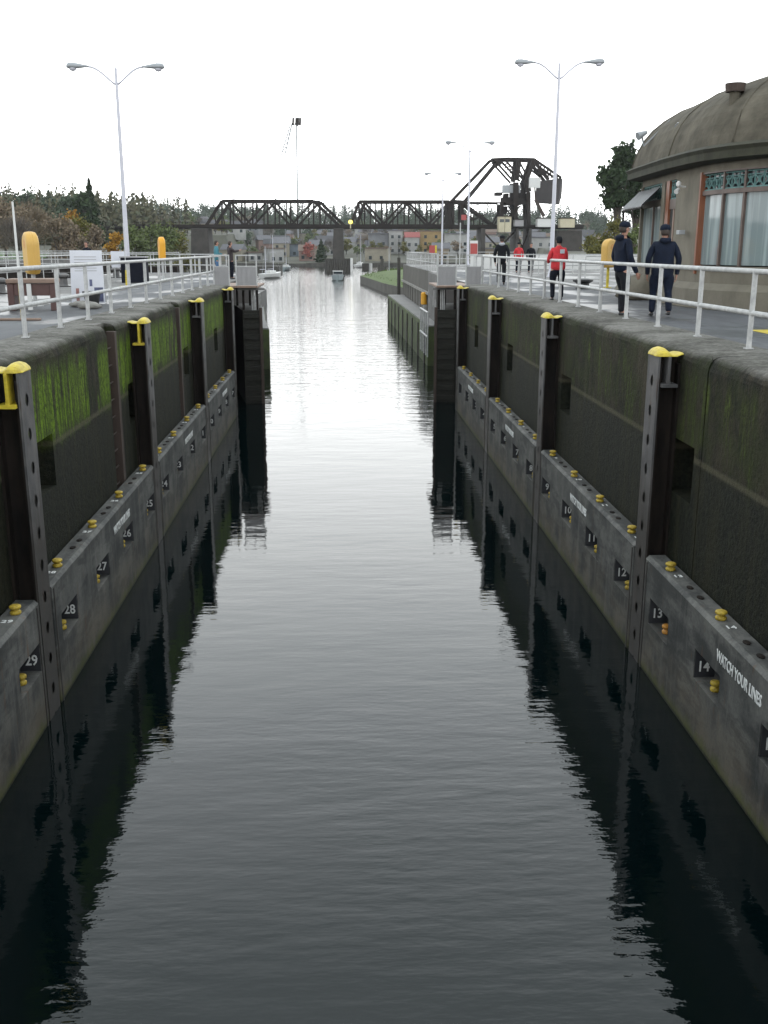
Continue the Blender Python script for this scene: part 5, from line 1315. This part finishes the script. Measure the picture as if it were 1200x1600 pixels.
c = at(579, 412, 298); tag(MB().cyl((c.x, 298, -1), (c.x, 298, 2.0), .5, n=10).build('channel_marker', 'white_paint'), 'white round channel marker beside the dark dolphin', 'marker')
c = at(608, 418, 185); tag(MB().cyl((c.x, 185, -1), (c.x, 185, 6.3), .09, .06, 8).build('pole', 'lamp_grey'), 'thin grey pole rising from the grass mound', 'pole')
small('red_sign', 'red and white board on the deck behind the third lamp post', 'sign', (9.9, 76, DZ), [('board', MB().box(-.26,.26,-.03,.03,1.0,1.75), 'redpaint', {}), ('frame', MB().box(-.3,.3,.031,.05,.95,1.95), 'white_paint', {}), ('post', MB().cyl((0,.08,0),(0,.08,1),.05), 'white_rail', {})])
small('red_sign', 'small red and yellow board at the far right quay railing', 'sign', (8.1, 90.5, DZ), [('board', MB().box(-.25,.25,-.03,.03,1.0,1.65), 'redpaint', {}), ('side_board', MB().box(.26,.42,-.03,.03,1.0,1.65), 'yellow', {}), ('post', MB().cyl((0,.08,0),(0,.08,1),.05), 'white_rail', {})])

# ------------------------------------------------------------------ trees
F_M = dict(dark=foliage_mat('conifer_foliage', (.050, .070, .046), (.090, .120, .078)), mid=foliage_mat('green_foliage', (.075, .10, .035), (.13, .16, .06)),  # distant foliage colours are lightened, painting in haze the thin air volume lacks
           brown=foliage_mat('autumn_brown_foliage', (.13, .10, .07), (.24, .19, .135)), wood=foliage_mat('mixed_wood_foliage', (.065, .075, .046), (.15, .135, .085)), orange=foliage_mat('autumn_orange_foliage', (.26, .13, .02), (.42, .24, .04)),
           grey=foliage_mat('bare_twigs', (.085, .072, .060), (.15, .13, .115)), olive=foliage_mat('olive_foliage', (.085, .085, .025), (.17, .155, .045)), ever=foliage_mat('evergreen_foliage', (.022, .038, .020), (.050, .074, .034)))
def leafquad(mb, p, s, r_):
    a = Vector((r_.gauss(0,1), r_.gauss(0,1), r_.gauss(0,1))).normalized(); b = a.cross(Vector((r_.gauss(0,1), r_.gauss(0,1), r_.gauss(0,1)))).normalized()
    a *= s; b *= s*r_.uniform(.5, .9)
    mb.add([p-a*.5, p+b*.5, p+a*.5, p-b*.5], [(0,1,2,3)])
def tree_mesh(kind, H, Wd, n, leaf, seed, trunk_h=.25):
    r_ = random.Random(seed); tb = MB(); cb = MB()
    if kind == 'conifer':
        tb.cyl((0,0,0), (0,0,H*.97), H*.022, H*.004, 6)
        for i in range(n):
            t = r_.random()**1.25; z = H*(.10+.90*t); rad = Wd*.5*(1-t)**.85*(.55+.45*math.sin(z*9/H*3.1+seed)**2)+.05*Wd*.1
            a = r_.random()*2*math.pi; q = r_.random()**.45
            lob = 1+.25*math.sin(3*a+seed+z)
            leafquad(cb, Vector((math.cos(a)*rad*q*lob, math.sin(a)*rad*q*lob, z-rad*q*.25)), leaf*(.6+.6*(1-t)), r_)
        return tb, cb
    # broad crown: limbs end in lobes, lobes are filled with leaves
    tb.cyl((0,0,0), (0,0,H*trunk_h*1.2), H*.028, H*.02, 7)
    lobes = []
    nl = 11 if kind != 'ragged' else 15
    for i in range(nl):
        a = 2*math.pi*i/nl+r_.uniform(-.4, .4); q = r_.uniform(.25, .75); z = H*r_.uniform(trunk_h+.15, .88)
        if i == 0: q = .05; z = H*.88
        env = math.sin(math.pi*min(1, max(.12, (z/H-trunk_h*.6)/(1.05-trunk_h*.6))))**.6
        c = Vector((math.cos(a)*Wd*.5*q*env, math.sin(a)*Wd*.5*q*env, z)); rr = Wd*r_.uniform(.15, .24)
        if kind == 'ragged': rr = Wd*r_.uniform(.16, .27)
        lobes.append((c, rr))
        mid = Vector((c.x*.4, c.y*.4, H*trunk_h+(c.z-H*trunk_h)*.45))
        tb.tube([(0,0,H*trunk_h*.8), mid, c], [H*.016, H*.009, H*.003], 5)
    for i in range(n):
        c, rr = lobes[r_.randrange(len(lobes))]
        d = Vector((r_.gauss(0,1), r_.gauss(0,1), r_.gauss(0,1.0 if kind == 'ragged' else .85))).normalized()*rr*(r_.random()**.5)*r_.uniform(.6, 1.5)
        p = c+d
        if kind == 'bare':
            e = d.normalized(); e = (e+Vector((0,0,.8))).normalized()*leaf*2.2; w = Vector((r_.gauss(0,1), r_.gauss(0,1), 0)).normalized()*leaf*.16
            cb.add([p, p+w, p+e], [(0,1,2)])
        else: leafquad(cb, p, leaf*r_.uniform(.6, 1.3), r_)
    return tb, cb
def make_tree(name, loc, kind, H, Wd, n, leaf, fm, label, group, seed=1, trunk_h=.25, cat='tree'):
    root = empty(name, loc, label, cat, group, rz=seed*1.3)
    tb, cb = tree_mesh(kind, H, Wd, n, leaf, seed, trunk_h)
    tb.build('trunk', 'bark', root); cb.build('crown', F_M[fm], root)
    return root
def T(px, pytop, pybase, Y, wpx, kind, fm, label, group, n=2500, leaf=.35, seed=1, name='deciduous_tree', zb=None, trunk_h=.25, cat='tree'):
    a = at(px, pybase, Y); b = at(px, pytop, Y); z = ground(a.x, Y) if zb is None else zb
    z = min(z, a.z+3) if zb is None else zb
    return make_tree(name, (a.x, Y, z-.1), kind, b.z-z+.1, wpx*(Y*.967)/F_, n, leaf, fm, label, group, seed, trunk_h, cat)
GL = 'trees on the left bank'
near = [(10, 318, 400, 150, 95, 'broad', 'brown', 'brown thinly leaved tree at the far left picture edge', 5200, .42),
 (52, 322, 400, 160, 80, 'bare', 'brown', 'brown leafless tree left of the yellow cabinet', 3500, .5), (100, 335, 400, 150, 74, 'broad', 'brown', 'pale brown thinly leaved tree right of the near yellow cabinet', 4200, .40),
 (128, 345, 400, 170, 62, 'broad', 'olive', 'olive brown tree with a few orange leaves right of the yellow cabinet', 2200, .45), (150, 343, 400, 158, 62, 'broad', 'brown', 'round brown tree just left of the bright orange one', 4200, .40),
 (182, 350, 401, 145, 36, 'broad', 'orange', 'bright orange autumn tree on the left bank', 2200, .42), (212, 345, 402, 190, 60, 'broad', 'mid', 'green leafy tree right of the left lamp post', 3200, .55),
 (248, 343, 402, 200, 74, 'broad', 'mid', 'large green bush-like tree before the left bridge pier', 3600, .55), (284, 358, 403, 215, 50, 'broad', 'olive', 'brownish olive shrubby tree beside the left bridge pier', 2000, .5),
 (30, 350, 398, 140, 70, 'bare', 'grey', 'low grey thicket at the left bank edge', 2600, .45), (116, 330, 362, 230, 40, 'broad', 'orange', 'distant pale orange tree behind the trestle', 900, .6)]
for i, (px, yt, yb, Y, w, kd, fm, lb, n, lf) in enumerate(near): T(px, yt, yb, Y, w, kd, fm, lb, GL, n, lf, seed=11+i)
T(147, 279, 400, 235, 46, 'conifer', 'ever', 'tall dark ragged evergreen standing above the left tree line', None, 3600, .9, 5, name='evergreen_tree')
T(138, 300, 400, 232, 42, 'ragged', 'ever', 'dark bushy evergreen just left of the tall ragged one', None, 3000, .8, 6, name='evergreen_tree')
T(112, 305, 400, 250, 50, 'ragged', 'dark', 'dark green rounded tree on the left skyline', None, 2600, .9, 8, name='evergreen_tree')
back = [(5, 290, 34, 'conifer'), (30, 305, 30, 'conifer'), (52, 298, 40, 'ragged'), (82, 297, 30, 'conifer'), (70, 305, 40, 'ragged'), (-25, 300, 60, 'ragged'), (20, 312, 50, 'ragged'), (96, 306, 36, 'ragged'), (125, 312, 40, 'ragged'), (165, 324, 46, 'ragged'), (60, 330, 70, 'broad'), (0, 325, 70, 'broad')]
for i, (px, yt, w, kd) in enumerate(back):
    T(px, yt, 380, 270+7*i, w, kd, 'dark' if kd != 'broad' else 'brown', '%s dark tree of the left hill skyline counted from the nearest' % ordw(i) if kd != 'broad' else '%s brown tree of the left hill counted from the nearest' % ordw(i), 'trees on the left hill', 1500, 1.0, 40+i, name='hill_tree')
# right bank
T(962, 214, 390, 125, 66, 'ragged', 'ever', 'tall dark evergreen rising behind the control house', None, 5200, .55, 21, name='evergreen_tree', trunk_h=.35)
T(990, 232, 390, 128, 50, 'ragged', 'ever', 'second dark evergreen half hidden by the control house roof', None, 3200, .55, 22, name='evergreen_tree', trunk_h=.3)
T(958, 334, 398, 100, 78, 'broad', 'olive', 'olive green bushy tree behind the man in profile', None, 6000, .26, 23, trunk_h=.12)
T(922, 352, 398, 112, 40, 'broad', 'olive', 'small olive bush left of the larger olive tree', None, 2500, .26, 24, trunk_h=.1)
T(998, 345, 398, 96, 60, 'broad', 'mid', 'green bush beside the control house awning', None, 2500, .26, 25, trunk_h=.1)

# hillside beyond the bridge: copies of a few trees, every one its own object
protos = []
for i, (kd, fm, H, Wd, n, lf) in enumerate([('conifer','dark',13,8,420,1.5), ('conifer','ever',15,9,480,1.6), ('ragged','dark',13,9,420,1.4), ('broad','mid',10,9,380,1.3), ('bare','brown',10,9,520,1.3), ('bare','grey',10,9,520,1.3), ('broad','brown',9,8,380,1.2), ('broad','olive',9,8,340,1.2)]):
    protos.append((make_tree('hill_tree', (0, 900, -30), kd, H, Wd, n, lf, fm, 'proto', 'trees on the far hillside', 60+i), kd, fm))
word = {'dark':'dark green', 'ever':'deep green', 'mid':'mid green', 'brown':'brown', 'grey':'grey', 'olive':'olive'}
shape = {'conifer':'pointed conifer', 'ragged':'rounded evergreen', 'broad':'broad tree', 'bare':'leafless tree'}
used = [False]*len(protos); hill = []
def put_tree(pi, x, y, s, lab):
    pr0 = protos[pi][0]
    o = pr0 if not used[pi] else copy_tree(pr0); used[pi] = True
    o.location = (x, y, ground(x, y)-.3); o.rotation_euler = (0, 0, rnd.random()*6.28); o.scale = (s*rnd.uniform(.85, 1.15), s*rnd.uniform(.85, 1.15), s)
    o['label'] = lab; o['group'] = 'trees on the far hillside'
spots = []
for row, (Y, cnt, ch) in enumerate([(930, 56, (0,0,1,2,1,0,2)), (850, 50, (0,1,2,4,2,0,3)), (730, 48, (2,3,4,5,2,6,0)), (600, 46, (3,4,5,6,7,2,0)), (500, 54, (3,5,6,7,4,2)), (425, 54, (3,7,6,5,3))]):
    lo_x = at(120 if Y > 560 else 265, 380, Y).x; hi_x = at(955, 380, Y).x
    for i in range(cnt):
        x = lo_x+(hi_x-lo_x)*(i+rnd.uniform(.1, .9))/cnt; yy = Y+rnd.uniform(-18, 18)
        spots.append((row, x, yy, rnd.choice(ch), i))
rown = ['on the far ridge line', 'just below the far ridge line', 'high on the far slope', 'halfway up the far slope', 'low on the far slope', 'at the far shore']
cntk = {}
for row, x, y, pi, i in spots:
    key = (row, pi); cntk[key] = cntk.get(key, 0)+1
    put_tree(pi, x, y, rnd.uniform(.7, 1.3)*(1.05 if row < 2 else (.75 if row < 4 else .55)), '%s %s, %s, %s from left' % (word[protos[pi][2]], shape[protos[pi][1]], rown[row], ordw(cntk[key]-1)))

# the wood that closes the ridge reads as one mass
mb = MB(); wr_ = random.Random(99)
def wood(x0, x1, y0, y1, count, hmin, hmax):
    for i in range(count):
        x = wr_.uniform(x0, x1); y = wr_.uniform(y0, y1); z = ground(x, y)-.5; H = wr_.uniform(hmin, hmax); Wd = H*wr_.uniform(.28, .6); con = wr_.random() < .55
        for k in range(60):
            t = wr_.random(); rr = Wd*.5*((1-t)**.8 if con else math.sin(math.pi*min(1, .15+t*.85))**.6); a = wr_.random()*6.28; q = wr_.random()**.4
            leafquad(mb, Vector((x+math.cos(a)*rr*q, y+math.sin(a)*rr*q, z+H*t)), 2.4*(1.1-.6*t), wr_)
wood(at(100, 380, 960).x, at(960, 380, 960).x, 880, 1010, 420, 13, 24)
wood(at(255, 380, 700).x, at(960, 380, 700).x, 640, 860, 300, 7, 14)
tag(mb.build('woodland', F_M['dark']), 'mixed wood closing the far ridge behind the bridge', 'woodland', kind='stuff')
mb = MB()
wood(at(-60, 380, 330).x, at(250, 380, 330).x, 260, 400, 200, 8, 15)
wood(at(-60, 380, 600).x, at(230, 380, 600).x, 420, 800, 220, 14, 22)
tag(mb.build('woodland', F_M['wood']), 'brown autumn wood on the hill behind the left bank', 'woodland', kind='stuff')

# ------------------------------------------------------------------ houses on the far slope
HC = dict(white=(.62,.62,.60), cream=(.52,.47,.36), grey=(.33,.34,.36), blue=(.24,.30,.36), tan=(.40,.32,.22), pink=(.48,.32,.27), yellow=(.60,.42,.18), brick=(.34,.10,.08))
RC = dict(grey=(.10,.10,.11), brown=(.12,.085,.065), dark=(.05,.05,.055), red=(.20,.05,.045))
for k, c in HC.items(): M['h_'+k] = mat('house_'+k, tuple(v*.42 for v in c), .85, var=.2, scale=.3)
for k, c in RC.items(): M['r_'+k] = mat('roof_'+k, c, .85, var=.15)
def house(x, y, w, d, h, wc, rc, lab, rz=0, flat=False, nm='house', storeys=None):
    z = ground(x, y)
    root = empty(nm, (x, y, z-.5), lab, 'house', 'houses on the far slope', rz)
    MB().box(-w/2, w/2, -d/2, d/2, -2, h).build('wall', 'h_'+wc, root)
    mb = MB(); o_ = .4
    if flat: mb.box(-w/2-o_, w/2+o_, -d/2-o_, d/2+o_, h+.003, h+.4)
    else:
        rh = min(w, d)*.38
        mb.add([(-w/2-o_, -d/2-o_, h-.1), (w/2+o_, -d/2-o_, h-.1), (w/2+o_, d/2+o_, h-.1), (-w/2-o_, d/2+o_, h-.1), (-w/2-o_, 0, h+rh), (w/2+o_, 0, h+rh)], [(0,1,5,4),(2,3,4,5),(0,4,3),(1,2,5),(0,3,2,1)])
    mb.build('roof', 'r_'+rc, root)
    if y > 560: return
    st = storeys or max(1, int(h/2.8)); nw = max(2, int(w/3.0))
    for s in range(st):
        for i in range(nw):
            cx = -w/2+w*(i+.5)/nw; cz = 1.6+s*2.8
            if cz+.7 < h: MB().box(cx-.55, cx+.55, -d/2-.06, -d/2-.003, cz-.6, cz+.65).build('window', 'dark_glass', root)
hr = random.Random(5); cnt = {}
rows_h = [(395, 16), (440, 20), (490, 24), (550, 26), (620, 26), (700, 24), (790, 20)]
for r_i, (Y, c) in enumerate(rows_h):
    x0 = at(318 if r_i else 345, 380, Y).x; x1 = at(935, 380, Y).x
    for i in range(c):
        if hr.random() < .32: continue
        x = x0+(x1-x0)*(i+hr.uniform(.25, .75))/c; wc = hr.choice(['white','white','cream','grey','blue','tan','pink','white','cream','yellow'][:9]); rc = hr.choice(['grey','brown','dark','grey'])
        w = hr.uniform(5, 8.6); h = hr.uniform(3.0, 5.2)
        cnt[(r_i, wc)] = cnt.get((r_i, wc), 0)+1
        house(x, Y+hr.uniform(-16, 16), w, hr.uniform(5, 7), h, wc, rc, '%s house in the %s row above the far shore, %s %s one from the left' % (wc, ordw(r_i), ordw(cnt[(r_i, wc)]-1), wc), rz=R(hr.uniform(-25, 25)), flat=hr.random() < .2)
def big(px0, px1, py0, py1, Y, wc, rc, lab, flat=True):
    a = at(px0, py1, Y); b = at(px1, py0, Y); z = ground((a.x+b.x)/2, Y)
    house((a.x+b.x)/2, Y, b.x-a.x, 10, max(4, b.z-z+.5-(0 if flat else 2)), wc, rc, lab, flat=flat, nm='apartment_building')
big(607, 628, 361, 375, 440, 'white', 'grey', 'long white apartment block under the middle of the bridge')
big(576, 606, 366, 379, 442, 'grey', 'grey', 'long grey apartment block left of the red roofed building')
big(633, 654, 363, 382, 430, 'white', 'red', 'large pale building with a broad red roof under the bridge', flat=False)
big(655, 688, 362, 380, 436, 'yellow', 'brown', 'long yellow tan building right of the red roofed one')
big(693, 731, 366, 384, 432, 'white', 'grey', 'long white building behind the third lamp post')
big(818, 862, 392, 402, 380, 'white', 'grey', 'low pale boathouse under the right bridge approach')
big(468, 492, 385, 398, 392, 'pink', 'brown', 'pink house with brown roof left of the middle pier', flat=False)
big(428, 452, 372, 384, 424, 'cream', 'grey', 'wide cream house seen between the bridge piers', flat=False)
# dark round conifers and a red maple near the far shore
T(502, 374, 416, 378, 24, 'conifer', 'ever', 'dark green conifer at the shore left of the middle pier', None, 900, 1.0, 71, name='shore_conifer')
M['f_red'] = None
F_M['red'] = foliage_mat('red_maple_foliage', (.28, .085, .07), (.40, .14, .11))
T(482, 380, 404, 388, 26, 'broad', 'red', 'dull red autumn tree near the far shore', None, 700, .9, 72)
del M['f_red']
# shoreline wall
mb = MB()
for i in range(40):
    x = -60+i*6
    mb.box(x, x+6-.02, ground(x, 373)*0+368.5+6*math.sin(x*.03)-.6, 371+6*math.sin(x*.03), -2, 1.1+.15*math.sin(i*1.7))
tag(mb.build('shoreline', 'sheet_pile'), kind='structure')

# ------------------------------------------------------------------ haze
HZ = 0.00010
hm = bpy.data.materials.new('haze_air'); hm.use_nodes = True; hn = hm.node_tree; hn.nodes.clear()
pv = hn.nodes.new('ShaderNodeVolumePrincipled'); pv.inputs['Density'].default_value = HZ; pv.inputs['Color'].default_value = (.93, .95, 1, 1); pv.inputs['Anisotropy'].default_value = 0.0
ho = hn.nodes.new('ShaderNodeOutputMaterial'); hn.links.new(pv.outputs[0], ho.inputs['Volume'])
if HZ:
    tag(MB().box(-1600, 1600, -80, 3100, -7, 75).build('haze', hm), kind='stuff')
